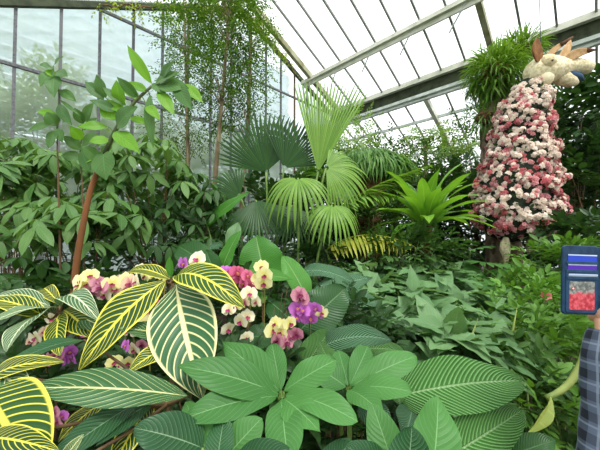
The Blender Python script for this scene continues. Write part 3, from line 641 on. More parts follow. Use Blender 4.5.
plant('variegated_shrub', 'shrub with glossy zebra leaves filling the lower left corner, nearest the camera', (172, 640, .6), [
 (187, 396, .56, 16, 389, .50, 40, 'zeb', M_zg, (0, -.62, 1), .05, dict(twist=-.1)),
 (-12, 392, .50, 40, 476, .42, 74, 'broad', M_z1, (.1, -.7, 1), .08, dict(fold=.15)),
 (-16, 392, .6, 64, 362, .56, 24, 'ellip', M_z1, (0, -.7, 1), .16, E),
 (-10, 372, .62, 34, 396, .52, 30, 'ellip', M_z3, (0, -.7, 1), .1, E),
 (84, 340, .72, 6, 366, .58, 23, 'ellip', M_zd, (0, -.6, 1), .08, E),
 (112, 398, .6, 58, 442, .5, 26, 'ellip', M_z1, (-.3, -.8, 1), .08, E),
 (138, 402, .56, 40, 470, .44, 28, 'ellip', M_zd, (.2, -.9, 1), .06, E),
 (150, 404, .58, 96, 446, .48, 26, 'ellip', M_zd, (0, -.8, 1), .08, E),
 (152, 400, .6, 112, 470, .5, 30, 'ellip', M_z1, (0, -.8, .8), .06, E),
 (-14, 440, .45, 60, 452, .4, 26, 'ellip', M_z1, (0, -.7, 1), .12, E),
 (60, 470, .42, 84, 434, .42, 14, 'ellip', M_z2, (.3, -.8, 1), .1, E)], crown_at=(168, 404, .6), stem=bark, sr=.004)
# umbrella-leaved plants in front
SC = dict(wave=.035, fold=.16, ns=24)
plant('umbrella_plant', 'umbrella plant with a whorl of broad matte green leaflets at the bottom centre', (290, 700, .66), [
 (279, 394, .640, 176, 366, .60, 40, 'zeb', M_sch, (0, -.7, 1), .07, SC), (278, 396, .635, 184, 419, .54, 47, 'umb', M_sch, (-.1, -.8, 1), .08, SC),
 (280, 391, .65, 222, 342, .70, 35, 'zeb', M_sch, (-.3, -.8, 1), .07, SC), (281, 390, .65, 272, 344, .74, 33, 'umb', M_sch, (0, -1, .7), .05, SC),
 (284, 391, .65, 336, 360, .66, 42, 'umb', M_sch, (.1, -.8, 1), .06, SC), (286, 395, .64, 358, 422, .55, 44, 'umb', M_sch, (.2, -.7, 1), .10, SC),
 (284, 399, .63, 320, 432, .54, 35, 'zeb', M_sch, (.1, -.8, .9), .08, SC), (281, 399, .63, 288, 462, .50, 54, 'umb', M_sch, (0, -.9, .8), .06, SC)], crown_at=(282, 396, .645), sr=.005)
plant('umbrella_plant', 'umbrella plant with a smaller whorl just right of the bottom centre one', (355, 700, .8), [
 (348, 386, .76, 338, 350, .86, 26, 'umb', M_sch, (0, -1, .7), .06, SC), (350, 385, .76, 368, 346, .86, 33, 'umb', M_sch, (.1, -1, .8), .05, SC),
 (351, 386, .76, 416, 356, .80, 40, 'umb', M_sch, (.1, -.8, 1), .06, SC), (352, 388, .75, 412, 392, .68, 40, 'umb', M_sch, (.2, -.7, 1), .08, SC),
 (349, 390, .75, 384, 416, .64, 30, 'zeb', M_sch, (.1, -.8, 1), .09, SC), (346, 387, .76, 312, 366, .8, 30, 'zeb', M_sch, (0, -.8, 1), .08, SC)], crown_at=(349, 387, .765), sr=.005)
plant('umbrella_plant', 'umbrella plant with dark round leaves along the bottom edge, left of centre', (215, 740, .55), [
 (202, 448, .52, 134, 428, .48, 46, 'broad', M_zd, (0, -.7, 1), .07, SC), (212, 462, .52, 186, 402, .58, 30, 'broad', M_sch, (0, -.9, .8), .05, SC),
 (222, 462, .52, 262, 418, .56, 36, 'broad', M_sch, (0, -.9, .9), .05, SC), (216, 470, .5, 225, 414, .56, 28, 'ellip', M_zd, (0, -.9, .9), .05, SC),
 (230, 470, .5, 290, 448, .48, 34, 'ellip', M_zd, (0, -.9, .9), .05, SC)], crown_at=(216, 466, .5), sr=.005)
plant('umbrella_plant', 'umbrella plant with large upright dark leaves at the bottom edge, right of centre', (395, 740, .6), [
 (398, 480, .56, 372, 404, .64, 36, 'broad', M_sch, (-.1, -1, .8), .04, SC), (430, 490, .52, 438, 396, .62, 70, 'ovate', M_sch, (.2, -1, .7), .04, SC),
 (392, 480, .54, 346, 446, .52, 36, 'broad', M_zd, (0, -.8, 1), .05, SC), (404, 490, .52, 412, 426, .54, 46, 'broad', M_zd, (.1, -.9, .9), .05, SC),
 (320, 480, .56, 352, 440, .58, 30, 'broad', M_zd, (0, -.9, .9), .05, SC)], crown_at=(398, 482, .56), sr=.005)
# ribbed-leaved plants
RB = dict(wave=.05, fold=.2, ns=26, nc=7)
plant('ribbed_leaf_plant', 'ribbed-leaved plant with one very broad pleated leaf in the lower right', (440, 640, .95), [
 (398, 396, .86, 522, 381, .88, 56, 'broad', M_rib, (-.1, -.8, 1), .07, RB), (426, 470, .74, 522, 410, .84, 46, 'broad', M_rib, (.1, -.9, .8), .05, RB),
 (420, 380, .98, 472, 362, 1.0, 22, 'ellip', M_lime, (0, -.7, 1), .1, RB), (400, 404, .84, 388, 362, 1.0, 26, 'ellip', M_rib, (-.2, -.8, 1), .06, RB),
 (412, 410, .84, 404, 440, .7, 30, 'ellip', M_ribg, (0, -.8, 1), .06, RB), (500, 460, .8, 556, 440, .8, 26, 'ellip', M_band, (0, -.8, 1), .1, RB)], crown_at=(408, 412, .86))
plant('ribbed_leaf_plant', 'ribbed-leaved plant behind the purple orchids with several overlapping arching leaves', (350, 600, 1.1), [
 (318, 350, 1.08, 392, 340, .98, 30, 'broad', M_ribg, (0, -.7, 1), .16, RB), (300, 372, 1.0, 330, 330, 1.1, 30, 'broad', M_rib, (.2, -1, .7), .06, RB),
 (338, 372, 1.0, 398, 372, .94, 26, 'broad', M_rib, (0, -.8, 1), .16, RB), (330, 350, 1.04, 364, 336, 1.12, 26, 'ellip', M_rib, (0, -.8, 1), .12, RB),
 (350, 366, 1.0, 400, 392, .88, 28, 'broad', M_rib, (.1, -.8, 1), .12, RB), (344, 352, 1.1, 404, 352, 1.05, 24, 'broad', M_rib, (0, -.8, 1), .12, RB),
 (346, 396, .9, 318, 340, 1.0, 24, 'ellip', M_rib, (0, -1, .7), .06, RB), (362, 400, .9, 392, 440, .75, 30, 'ellip', M_ribg, (0, -1, .8), .06, RB)], crown_at=(340, 386, 1.0))
plant('ribbed_leaf_plant', 'grey-green ribbed-leaved plant behind the pink orchid, left of the heart-leaved bank', (325, 520, 1.7), [
 (312, 290, 1.7, 350, 292, 1.5, 30, 'broad', M_ribg, (0, -.7, 1), .14, RB), (300, 272, 1.8, 356, 284, 1.6, 22, 'broad', M_ribg, (0, -.7, 1), .12, RB),
 (318, 300, 1.6, 384, 306, 1.45, 26, 'broad', M_ribg, (0, -.7, 1), .12, RB), (322, 296, 1.7, 372, 278, 1.8, 22, 'ellip', M_ribg, (0, -.7, 1), .1, RB),
 (316, 304, 1.6, 350, 330, 1.4, 24, 'broad', M_ribg, (0, -.7, 1), .1, RB)], crown_at=(316, 300, 1.65))
# banana-like plants
plant('broad_leaf_plant', 'clump of upright broad green leaves behind the rose and yellow orchids', (262, 560, 1.6), [
 (266, 284, 1.6, 256, 236, 1.66, 46, 'broad', M_ban, (.1, -1, .25), .03, RB), (220, 276, 1.55, 240, 231, 1.55, 20, 'ellip', M_ban, (-.6, -1, .3), .05, RB),
 (308, 302, 1.4, 282, 256, 1.5, 26, 'ellip', M_ban, (.5, -1, .4), .08, RB), (232, 280, 1.5, 292, 279, 1.35, 20, 'ellip', M_ban, (0, -.8, 1), .08, RB),
 (222, 284, 1.5, 206, 250, 1.6, 22, 'ellip', M_band, (-.4, -1, .5), .06, RB), (262, 292, 1.45, 250, 308, 1.35, 22, 'ellip', M_ban, (0, -.8, 1), .06, RB),
 (214, 270, 1.6, 178, 246, 1.8, 30, 'broad', M_band, (-.1, -1, .6), .08, RB), (268, 300, 1.4, 300, 330, 1.3, 30, 'ellip', M_band, (0, -.8, .8), .06, RB)], crown_at=(256, 330, 1.45))
plant('broad_leaf_plant', 'dark broad-leaved plant around the purple orchid cluster', (320, 560, 1.3), [
 (300, 330, 1.25, 346, 288, 1.35, 44, 'broad', M_band, (.1, -1, .6), .05, RB), (276, 340, 1.2, 240, 338, 1.15, 26, 'ellip', M_band, (0, -.8, 1), .12, RB),
 (270, 350, 1.15, 262, 322, 1.25, 20, 'ellip', M_band, (0, -1, .6), .06, RB), (280, 352, 1.1, 300, 372, 1.0, 24, 'ellip', M_band, (0, -.8, .8), .06, RB),
 (284, 356, 1.1, 232, 366, .95, 26, 'ellip', M_band, (0, -.8, .8), .06, RB), (262, 352, 1.15, 214, 344, 1.1, 22, 'ellip', M_band, (0, -.8, 1), .1, RB)], crown_at=(282, 352, 1.15))
plant('arrow_leaf_plant', 'plant with long arrow-shaped leaves under the wispy trees', (214, 470, 2.6), [
 (206, 226, 2.6, 250, 192, 2.5, 18, 'ovate', M_ban, (0, -1, .6), .06, RB), (206, 224, 2.6, 176, 208, 2.6, 18, 'ovate', M_heart, (0, -1, .6), .06, RB),
 (206, 240, 2.5, 212, 262, 2.3, 20, 'ovate', M_heart, (0, -1, .6), .06, RB), (230, 250, 2.4, 238, 222, 2.5, 16, 'ellip', M_heart, (0, -1, .6), .06, RB),
 (222, 244, 2.4, 204, 250, 2.3, 14, 'ovate', M_ribg, (0, -1, .6), .06, RB)], crown_at=(212, 246, 2.5))
# tall stems
t1 = P(72, 640, 1.35); t1[2] = 0
def tallstem(name, lab, base, path, rad, lv, stem, mats, sgn=1):
    b = P(*base); b[2] = 0; rt = thing(name, lab, 'plant', b); pts = np.array([b]+[P(*q) for q in path]); m = len(pts)
    ip = np.stack([np.interp(np.linspace(0, m-1, 24), range(m), pts[:, k]) for k in range(3)], 1)
    ip[1:-1] = (ip[:-2]+ip[1:-1]*2+ip[2:])/4
    mb = MB(); mb.tube(ip[:15], rad[:4] if len(rad) > 4 else rad, 9, lump=.03); mb.build('stem', stem, rt); mb = MB(); mb.tube(ip[14:], [rad[3], rad[-1]] if len(rad) > 4 else rad[-2:], 8, lump=.03); mb.build('shoot', plain('dark_green_stem', '34401f', '566034', .6, 10), rt)
    for i, (x0, y0, x1, y1, w, mi) in enumerate(lv):
        Y = path[0][2]; r = random.Random(i); dz = r.uniform(-.07, .07); x1 = x0+(x1-x0)*1.18; y1 = y0+(y1-y0)*1.18; p0, p1 = P(x0, y0, Y), P(x1, y1, Y-abs(dz))
        mb = MB(); heroleaf(mb, p0, p1, w*1.3*Y/F, 'zeb', (r.uniform(-.3, .3), -1, .35), .06, .2, ns=12, nc=3); mb.build('leaf', mats[mi], rt)
        near = ip[np.argmin(np.linalg.norm(ip-p0, axis=1))]; mb = MB(); mb.tube(bez(near, (near+p0)/2+V(0, 0, .01), p0, 4), .0025, 5, caps=False); mb.build('petiole', gstem, rt)
M_ta = leafmat('tall_stem_leaf', '4c7a44', '658f58', n=9, k=3, rough=.4, vs=.3, trans=.25); M_tb = leafmat('tall_stem_leaf_young', '6ba52f', '86bd48', n=9, k=3, rough=.4, vs=.3, trans=.35)
tallstem('tall_leafy_stem', 'tall orange-brown stem leaning right with large rounded leaves near its tip', (68, 640, 1.35),
 [(72, 295, 1.35), (80, 240, 1.35), (90, 190, 1.35), (100, 165, 1.35), (116, 128, 1.35), (134, 102, 1.35), (152, 86, 1.35)], [.017, .015, .012, .011, .009, .006],
 [(116, 128, 134, 110, 17, 0), (108, 127, 82, 127, 9, 1), (114, 131, 136, 150, 13, 1), (104, 150, 106, 176, 18, 0), (152, 84, 131, 51, 9, 1), (152, 84, 164, 92, 9, 0), (155, 84, 176, 74, 9, 0),
  (158, 86, 184, 88, 15, 0), (158, 90, 172, 112, 10, 1), (150, 94, 153, 140, 9, 0), (148, 92, 130, 84, 8, 1), (140, 100, 124, 88, 8, 1), (124, 112, 108, 102, 9, 1), (122, 108, 117, 84, 10, 1), (118, 112, 94, 102, 9, 0),
  (176, 84, 190, 106, 12, 0), (184, 84, 200, 100, 9, 1), (130, 118, 148, 124, 7, 1), (146, 104, 158, 118, 8, 1), (116, 120, 102, 108, 11, 1), (100, 160, 84, 148, 10, 0), (110, 140, 92, 142, 9, 1), (138, 98, 120, 80, 8, 0),
  (160, 82, 172, 64, 8, 0), (126, 106, 106, 90, 8, 0), (104, 100, 88, 84, 10, 0), (106, 98, 98, 78, 10, 0)], redstem, (M_ta, M_tb))
tallstem('slim_leafy_stem', 'slim dark stem with a tuft of leaves at the far left, before the glass', (62, 640, 1.6),
 [(60, 240, 1.6), (58, 170, 1.6), (57, 130, 1.6), (60, 95, 1.6), (53, 68, 1.6)], [.007, .005, .003],
 [(53, 68, 42, 66, 9, 0), (53, 70, 42, 84, 9, 0), (55, 74, 54, 94, 11, 0), (56, 72, 66, 76, 9, 0), (56, 76, 46, 72, 8, 1), (58, 116, 40, 112, 7, 1), (58, 122, 32, 130, 7, 0), (58, 104, 70, 122, 9, 0), (57, 126, 48, 114, 11, 0),
  (57, 130, 50, 146, 11, 0), (58, 128, 62, 140, 8, 0), (60, 100, 78, 114, 3, 0), (60, 90, 74, 100, 8, 0), (54, 66, 62, 58, 5, 0)], bark, (M_ta, M_tb))
tallstem('slim_leafy_stem', 'short leafy shoot in front of the glass between the two tall stems', (84, 640, 1.7),
 [(84, 240, 1.7), (82, 180, 1.7), (80, 150, 1.7), (84, 120, 1.7)], [.006, .004, .003],
 [(82, 150, 66, 138, 9, 0), (82, 146, 96, 136, 10, 0), (82, 140, 72, 128, 9, 1), (84, 130, 96, 120, 8, 0), (82, 158, 64, 156, 10, 0), (82, 160, 98, 156, 10, 1), (83, 124, 76, 110, 8, 0), (82, 150, 90, 170, 10, 0), (84, 122, 92, 106, 9, 0)], bark, (M_ta, M_tb))
# ------------------------------------------------------------ orchids
def petalmat(name, c1, c2, c3=None):
    """petal: c1 at the rim, c2 at the throat"""
    g = NT(name); uv = g.n('UVMap').outputs[0]; sp = g.n('SeparateXYZ', {0: uv}); u, v = sp.outputs[0], sp.outputs[1]
    ri = g.n('ObjectInfo').outputs['Random']; a, b = hexc(c1), hexc(c2)
    nz = g.noise(90, 2, g.n('TexCoord').outputs['Object'])
    col = g.mix(g.rng(g.math('ADD', u, g.math('MULTIPLY', nz, .3)), .25, .75), b, g.mix(ri, a, hexc(c3 or c1)))
    vn = g.rng(g.math('ABSOLUTE', g.math('SUBTRACT', g.math('FRACT', g.math('MULTIPLY', v, 7.0)), .5)), .0, .2, .35, 0.0)
    col = g.mix(vn, col, b)
    p = g.n('BsdfPrincipled', {'Base Color': col, 'Roughness': .5, 'Specular IOR Level': .25}); tr = g.n('BsdfTranslucent', {'Color': col})
    return g.end(g.n('MixShader', {0: .35, 1: p.outputs[0], 2: tr.outputs[0]}).outputs[0])
PT = {'yellow': (petalmat('petal_pale_yellow', 'f5f2c0', 'ece382', 'f0eaa4'), petalmat('lip_maroon', 'a4405c', '7a2040')),
      'cream': (petalmat('petal_cream', 'f4f0d2', 'e8d9a0'), petalmat('lip_rose', 'c0487c', '8f2a58')),
      'blush': (petalmat('petal_blush', 'f0dcb8', 'c77a84', 'ecc9a8'), petalmat('lip_wine', '9c3350', '7a2040')),
      'magenta': (petalmat('petal_magenta', 'd983d6', 'b34fb4', 'cc6cc4'), petalmat('lip_purple', '8b1f80', 'd8a030')),
      'rose': (petalmat('petal_rose', 'd9628c', 'b83a68', 'e07c9c'), petalmat('lip_crimson', '8f1f48', 'd8a030')),
      'pink': (petalmat('petal_mauve', 'c98499', 'a04a6c', 'd59aa4'), petalmat('lip_plum', '7a2348', '6a1a3a'))}
def flower(mb, c, fc, s, seed=0):
    rg = random.Random(seed); fc = nrm(fc); sd = nrm(np.cross(fc, UP)); up = np.cross(sd, fc)*-1 if np.dot(np.cross(sd, fc), UP) < 0 else np.cross(sd, fc)
    r0 = rg.uniform(-.25, .25)
    for ang, L, W, tpn in ((PI/2, .5, .38, 'petal'), (PI*1.18, .48, .36, 'petal'), (-PI*.18, .48, .36, 'petal'), (PI*.06, .52, .62, 'petal'), (PI*.94, .52, .62, 'petal')):
        a = ang+r0+rg.uniform(-.14, .14); L *= rg.uniform(.85, 1.08); d = sd*math.cos(a)+up*math.sin(a)+fc*.12
        mb.leaves(T[tpn], c+fc*(.004 if W > .5 else 0), d, fc, L*s*1.05, W*s*1.1, 0)
    for a in (-PI/2, -PI/2-.9, -PI/2+.9): mb.leaves(T['petal'], c+fc*.006*s/.06, (sd*math.cos(a+r0)+up*math.sin(a+r0))+fc*.8, fc, .24*s, .17*s, 1)
    mb.ball(c+fc*.1*s, .055*s, 6, 4, 1)
M_ost = plain('orchid_stem', '5a6a34', '84763f', .5, 20)
def orchid(lab, base, Y, fl, size=.062, seed=0):
    """fl: (kind, x, y[, depth change])"""
    b = P(*base, Y+.02); b[2] = 0; rt = thing('moth_orchid', lab, 'orchid', b, 'orchids in the front of the bed'); pts = []
    rg = random.Random(seed)
    # the stem runs through behind the flowers
    xs = sorted(fl, key=lambda q: q[2]); tops = [P(q[1], q[2], Y+.03) for q in xs[::-1]]
    mb = MB(); low = b*.35+tops[0]*.65; low[2] = tops[0][2]*.8
    path = np.concatenate([bez(b, V(b[0], b[1], tops[0][2]*.7), tops[0]+V(0, .02, -.01), 10)]+[np.array([q]) for q in tops[1:]])
    mb.tube(path, [.005, .003, .002], 6); mb.build('stem', M_ost, rt)
    for i, q in enumerate(fl):
        Yd = Y+(q[3] if len(q) > 3 else rg.uniform(-.03, .02)); c = P(q[1], q[2], Yd); mb = MB()
        fc = V(rg.uniform(-.85, .85), -1, rg.uniform(-.35, .6)); s = size*rg.uniform(.88, 1.15)
        flower(mb, c, fc, s, seed*31+i); o = mb.build('flower', PT[q[0]], rt)
        mb = MB(); near = tops[int(np.argmin([np.linalg.norm(t_-c) for t_ in tops]))]; mb.tube([near, c-nrm(fc)*.004], .0015, 5, caps=False); mb.build('flower_stalk', M_ost, rt)
    mb = MB()
    for k in range(4):
        a = k*1.6+seed; p0 = b+V(0, 0, .25); heroleaf(mb, p0, p0+V(math.cos(a)*.2, math.sin(a)*.2, .05), .07, 'broad', UP, .12, ns=8, nc=2)
    mb.build('leaves', M_dark, rt)
    for ch in rt.children:
        if ch.name.startswith('leaves'): ch.name = 'foliage'
Yo = 1.05
orchid('pale yellow and mauve orchids beside the foot of the orange-brown stem', (88, 560), Yo, [('yellow', 90, 276), ('yellow', 83, 281), ('yellow', 80, 286), ('yellow', 77, 294), ('pink', 98, 283), ('pink', 101, 288), ('pink', 94, 291), ('cream', 105, 295), ('yellow', 88, 284)], seed=1)
orchid('cream and blush orchid cluster between the yellow orchids and the zebra leaves', (124, 560), Yo, [('blush', 118, 282), ('yellow', 126, 280), ('blush', 116, 289), ('blush', 131, 284), ('blush', 122, 291), ('cream', 137, 282), ('yellow', 112, 284)], seed=2)
orchid('small cream and yellow orchid behind the crown of the zebra-leaved shrub', (148, 560), 1.15, [('cream', 141, 270), ('yellow', 146, 276), ('yellow', 164, 276), ('yellow', 154, 275)], .055, seed=3)
orchid('single magenta orchid bloom with a small cream one, behind the new shoot', (188, 560), 1.05, [('magenta', 185, 264), ('cream', 198, 260), ('magenta', 193, 280)], .065, seed=4)
orchid('rose and magenta orchids showing below the left arching zebra leaf', (148, 600), .95, [('rose', 149, 308), ('rose', 155, 306), ('magenta', 138, 316), ('magenta', 142, 312), ('pink', 147, 316)], seed=5)
orchid('yellow orchids low between the two biggest zebra leaves', (140, 600), .92, [('yellow', 136, 324), ('yellow', 146, 325), ('yellow', 151, 321), ('cream', 130, 330)], .055, seed=6)
orchid('purple and white orchid hidden among the dark leaves at centre left', (135, 620), .85, [('magenta', 127, 346), ('cream', 135, 349), ('pink', 143, 344), ('yellow', 128, 362), ('yellow', 114, 362), ('cream', 122, 366)], .045, seed=7)
orchid('row of purple orchids above the long green leaf at lower left', (62, 620), .95, [('magenta', 70, 351), ('pink', 62, 355), ('magenta', 66, 359), ('pink', 55, 357), ('pink', 48, 360), ('magenta', 74, 357), ('pink', 41, 363), ('magenta', 59, 362)], .045, seed=8)
orchid('cream orchids with rose throats among the striped leaves at far left', (48, 600), 1.0, [('cream', 37, 337), ('blush', 46, 332), ('cream', 53, 318), ('blush', 33, 341), ('magenta', 92, 328), ('magenta', 88, 331)], .05, seed=9)
orchid('dark purple orchid low beside the lower left zebra leaves', (60, 660), .72, [('pink', 56, 412), ('magenta', 62, 416), ('pink', 59, 421), ('magenta', 53, 419)], .035, seed=10)
orchid('rose pink orchids at the top of the right-hand orchid group', (240, 560), 1.15, [('magenta', 226, 272), ('rose', 233, 274), ('rose', 240, 278), ('rose', 247, 276), ('rose', 252, 281), ('rose', 244, 284), ('rose', 251, 287), ('rose', 237, 273)], seed=11)
orchid('pale yellow orchids beside the rose pink ones', (262, 560), 1.12, [('yellow', 261, 267), ('yellow', 265, 275), ('yellow', 259, 279), ('yellow', 264, 283)], seed=12)
orchid('cream orchid with maroon throat and cream buds below the rose pink ones', (250, 580), 1.08, [('cream', 249, 294), ('blush', 245, 302), ('cream', 257, 302), ('cream', 229, 310), ('cream', 241, 321), ('cream', 247, 317), ('cream', 228, 329), ('cream', 246, 338), ('yellow', 236, 306)], .055, seed=13)
orchid('pink and purple orchid cluster in the middle of the picture', (310, 580), 1.1, [('pink', 299, 295), ('pink', 303, 299), ('magenta', 297, 308), ('magenta', 304, 311), ('magenta', 296, 318), ('magenta', 310, 318), ('magenta', 316, 308), ('magenta', 318, 314), ('magenta', 305, 317), ('yellow', 321, 312), ('magenta', 311, 309)], seed=14)
orchid('yellow and mauve orchid cluster just above the umbrella plant leaflets', (286, 600), 1.0, [('yellow', 276, 324), ('yellow', 282, 327), ('yellow', 289, 323), ('yellow', 281, 332), ('pink', 290, 337), ('pink', 296, 334), ('pink', 278, 341), ('pink', 286, 342), ('yellow', 272, 330)], seed=15)
# twiggy sprays behind the orchids
b = P(262, 560, 1.2); b[2] = 0; rt = thing('bare_twig_bush', 'thin bare brown twigs among the orchids, left of the purple cluster', 'bush', b); rg = random.Random(4)
for i in range(12):
    mb = MB(); e = P(250+rg.uniform(-18, 45), 292+rg.uniform(-8, 40), 1.2+rg.uniform(-.08, .1)); mb.tube(bez(b, V(b[0]*.6+e[0]*.4, e[1], e[2]*.8), e, 12), [.004, .0012], 5); mb.build('twig', bark, rt)
# ------------------------------------------------------------ animal figure covered in blossoms
fur = plain('cream_plush', 'c9b98c', 'e6dcb8', .9, 30, .6); tan = plain('tan_plush', '94724c', 'b3946a', .9, 20, .4); eard = plain('dark_brown_plush', '4a2f1e', '5f4029', .9, 20)
navy = plain('dark_blue_mouth', '1f3348', '2c4a66', .7, 10); moss = plain('dark_moss', '16201a', '2a3524', .95, 14, .6)
Yf = 3.55; c0 = P(522, 160, Yf); px = Yf/F
rt = thing('animal_figure', 'cream long-eared animal figure, its body covered in pink and white blossoms', 'figure', V(c0[0], c0[1], P(0, 236, Yf)[2]))
bx = [(528, 80, 7), (529, 92, 14), (525, 105, 20), (521, 122, 23), (520, 140, 24), (519, 158, 27), (516, 178, 32), (515, 200, 34), (515, 218, 34), (517, 230, 29), (520, 238, 14)]
mb = MB(); pts = [P(x, y, Yf) for x, y, r in bx]; mb.tube(pts, [r*px*.88 for x, y, r in bx], 24, lump=.04)
mb.build('body', moss, rt)
# head: loft along the snout axis
hp = [(528, 72, 8), (534, 72, 13), (543, 71, 15.5), (552, 70, 14), (562, 68, 11), (573, 66, 8.5), (583, 67, 7.5), (590, 68, 6), (592, 68.5, 2)]
mb = MB(); mb.tube([P(x, y, Yf-.05) for x, y, r in hp], [r*px*.93 for x, y, r in hp], 18, lump=.05, seed=2)
for k, (x, y, r, dy) in enumerate(((548, 62, 7, .12), (544, 79, 8, .05), (560, 66, 5, .1))): mb.ball(P(x, y, Yf-.05-dy), r*px, 12, 8, lump=.05, seed=k)
hd = mb.build('head', fur, rt)
mb = MB(); mb.tube([P(x, y, Yf-.05) for x, y in ((556, 74), (564, 79), (572, 82), (577, 83))], [8*px, 7*px, 5.5*px, 2.5*px], 14, lump=.05); mb.build('lower_jaw', fur, hd)
mb = MB(); mb.tube([P(x, y, Yf-.07) for x, y in ((562, 73), (570, 75.5), (579, 77), (584, 80))], [5*px, 5*px, 3.6*px, 1*px], 12); mb.build('mouth', navy, hd)
for k, s in enumerate((-1, 1)):
    mb = MB(); mb.ball(P(551, 61, Yf-.05-.2*(s > 0)-.0)+V(0, s*-.02, 0), .012, 8, 6); mb.build('eye', plain('black_glass', '0a0a0a', '141414', .15, 1, spec=.6), hd)
def ear(base, mid, tip, w, m, lab, Yd):
    p0, p1, p2 = P(*base, Yf-.05+Yd), P(*mid, Yf-.05+Yd), P(*tip, Yf-.05+Yd*1.2); q = bez(p0, p1, p2, 12); ws = np.array([.55, .7, .85, .95, 1, 1, .95, .86, .74, .58, .36, .08])*w*px*.5
    mb = MB(); n = 12; vs = []; ax = nrm(p2-p0); sd = nrm(np.cross(ax, V(.25, -1, .1))); nn = np.cross(sd, ax)
    for i in range(12):
        for k in range(n):
            th = 2*PI*k/n; vs.append(q[i]+sd*ws[i]*math.cos(th)+nn*(ws[i]*(.28*math.sin(th)+.35*math.cos(th)**2)))
    mb.add(vs, [[i*n+k, i*n+(k+1) % n, (i+1)*n+(k+1) % n, (i+1)*n+k] for i in range(11) for k in range(n)])
    o = mb.build('ear', m, hd); o['label'] = lab; return q
ear((538, 62), (533, 50), (537, 38), 13, plain('rust_plush', '6a4426', '825a34', .9, 20, .3), 'short rust brown ear', -.1)
q = ear((544, 60), (552, 50), (568, 40), 6, tan, 'slim tan ear with a dark tip', .12); mb = MB(); mb.tube([q[8], q[11]+(q[11]-q[9])*.8], [2.6*px, 1*px], 8); mb.build('ear_tip', eard, hd)
ear((558, 62), (566, 50), (571, 40), 8.5, plain('sand_plush', 'b99468', 'cfae82', .9, 20, .3), 'upright sand-coloured ear', -.06)
q = ear((563, 64), (572, 52), (594, 50), 9, plain('faded_tan_plush', '94744c', 'a98a62', .9, 20, .3), 'long ear pointing right with a grey tip', -.1); mb = MB(); mb.tube([q[9], q[11]+(q[11]-q[10])*.4], [2.8*px, .8*px], 8); mb.build('ear_tip', plain('grey_tip', '4d4c4c', '666', .9, 9) if 0 else eard, hd)
# legs
for (xs, lab) in ((((507, 226, 2.6), (506, 238, 2.4), (505, 243, 4.2), (505, 250, 4.6), (506, 256, 3.2), (506, 262, 1.8), (506, 272, 1.6)), 'left leg'), (((528, 228, 2.4), (529, 240, 2.4), (530, 245, 3.6), (531, 251, 3.8), (532, 257, 2.2)), 'right leg')):
    mb = MB(); pts = np.array([P(x, y, Yf-.1) for x, y, r in xs]); mb.tube(pts, [r*px for x, y, r in xs], 12, lump=.06); mb.build('leg', fur, rt)
# hanging wire and little yellow flower at the shoulder
mb = MB(); mb.tube([P(540, 62, Yf), B(9.98, (B(9.98, 0, 0)[1]-0)*0+.55, 4.98)], .006, 5); 
# blossoms
BL = {'w': petalmat('blossom_cream', 'f8f0e0', 'e2c4b4', 'f0e0ce'), 'p': petalmat('blossom_pink', 'dc9a9c', 'c06a74', 'e0aaa4'), 'c': petalmat('blossom_coral', 'cc6668', 'a84452', 'd88080')}
rg = np.random.default_rng(77); prof_y = np.array([b_[1] for b_ in bx]); prof_r = np.array([b_[2] for b_ in bx]); prof_x = np.array([b_[0] for b_ in bx])
def cluster(mb, c, out, s, k, mi=0):
    nd = norm2(out+rg.normal(0, .55, (k, 3))); q = c+nd*s*rg.uniform(.5, 1, (k, 1))
    for j in range(k):
        n_ = nd[j]; a = nrm(np.cross(n_, rg.normal(0, 1, 3))); b_ = np.cross(n_, a)
        for i in range(4):
            th = PI/2*i; mb.leaves(T['small'], q[j], a*math.cos(th)+b_*math.sin(th)+n_*.15, n_, .024, .022, mi)
pal3 = []
NB = 1900; cnt = 0; rest = {'w': MB(), 'p': MB(), 'c': MB()}; items = []
for i in range(NB):
    y = 84+153*rg.uniform(0, 1)**.85; a = rg.uniform(0, 2*PI); r = np.interp(y, prof_y, prof_r)*px*(.98+.10*math.sin(y*.23+a*3)+.07*math.sin(y*.4-a*5))*rg.uniform(.93, 1.05); cx = P(np.interp(y, prof_y, prof_x), y, Yf)
    out = V(math.cos(a), math.sin(a), rg.uniform(-.3, .5)); c = cx+V(math.cos(a)*r, math.sin(a)*r, rg.uniform(-.02, .02))
    u_ = rg.uniform(); zone = math.sin(c[0]*9+c[2]*7)+math.sin(c[0]*5-c[2]*11+c[1]*6)
    kd = 'w' if u_ < .6-.22*zone else ('p' if u_ < .82-.12*zone else 'c'); items.append((math.sin(a), c, out, kd))
items.sort(key=lambda q: q[0])
for j, (s_, c, out, kd) in enumerate(items):
    if j < 97:
        mb = MB(); cluster(mb, c, nrm(out), .042, 14); mb.build('blossom', BL[kd], rt)
    else: cluster(rest[kd], c, nrm(out), .038, 8)
mb = MB()
for mi, kd in enumerate('wpc'):
    for v_, f_, u_, m_ in zip(rest[kd].v, rest[kd].f, rest[kd].uv, rest[kd].mi): mb.v.append(v_); mb.f.append(f_+mb.n-0 if False else f_); mb.uv.append(u_); mb.mi.append(m_*0+mi)
    # faces were numbered inside their own batch
# renumber
n0 = 0; k = 0
for kd in 'wpc':
    tot = rest[kd].n
    for _ in rest[kd].f: mb.f[k] = mb.f[k]+n0; k += 1
    n0 += tot
mb.n = n0; o = mb.build('blossom_mass', [BL['w'], BL['p'], BL['c']], rt); o['kind'] = 'stuff'
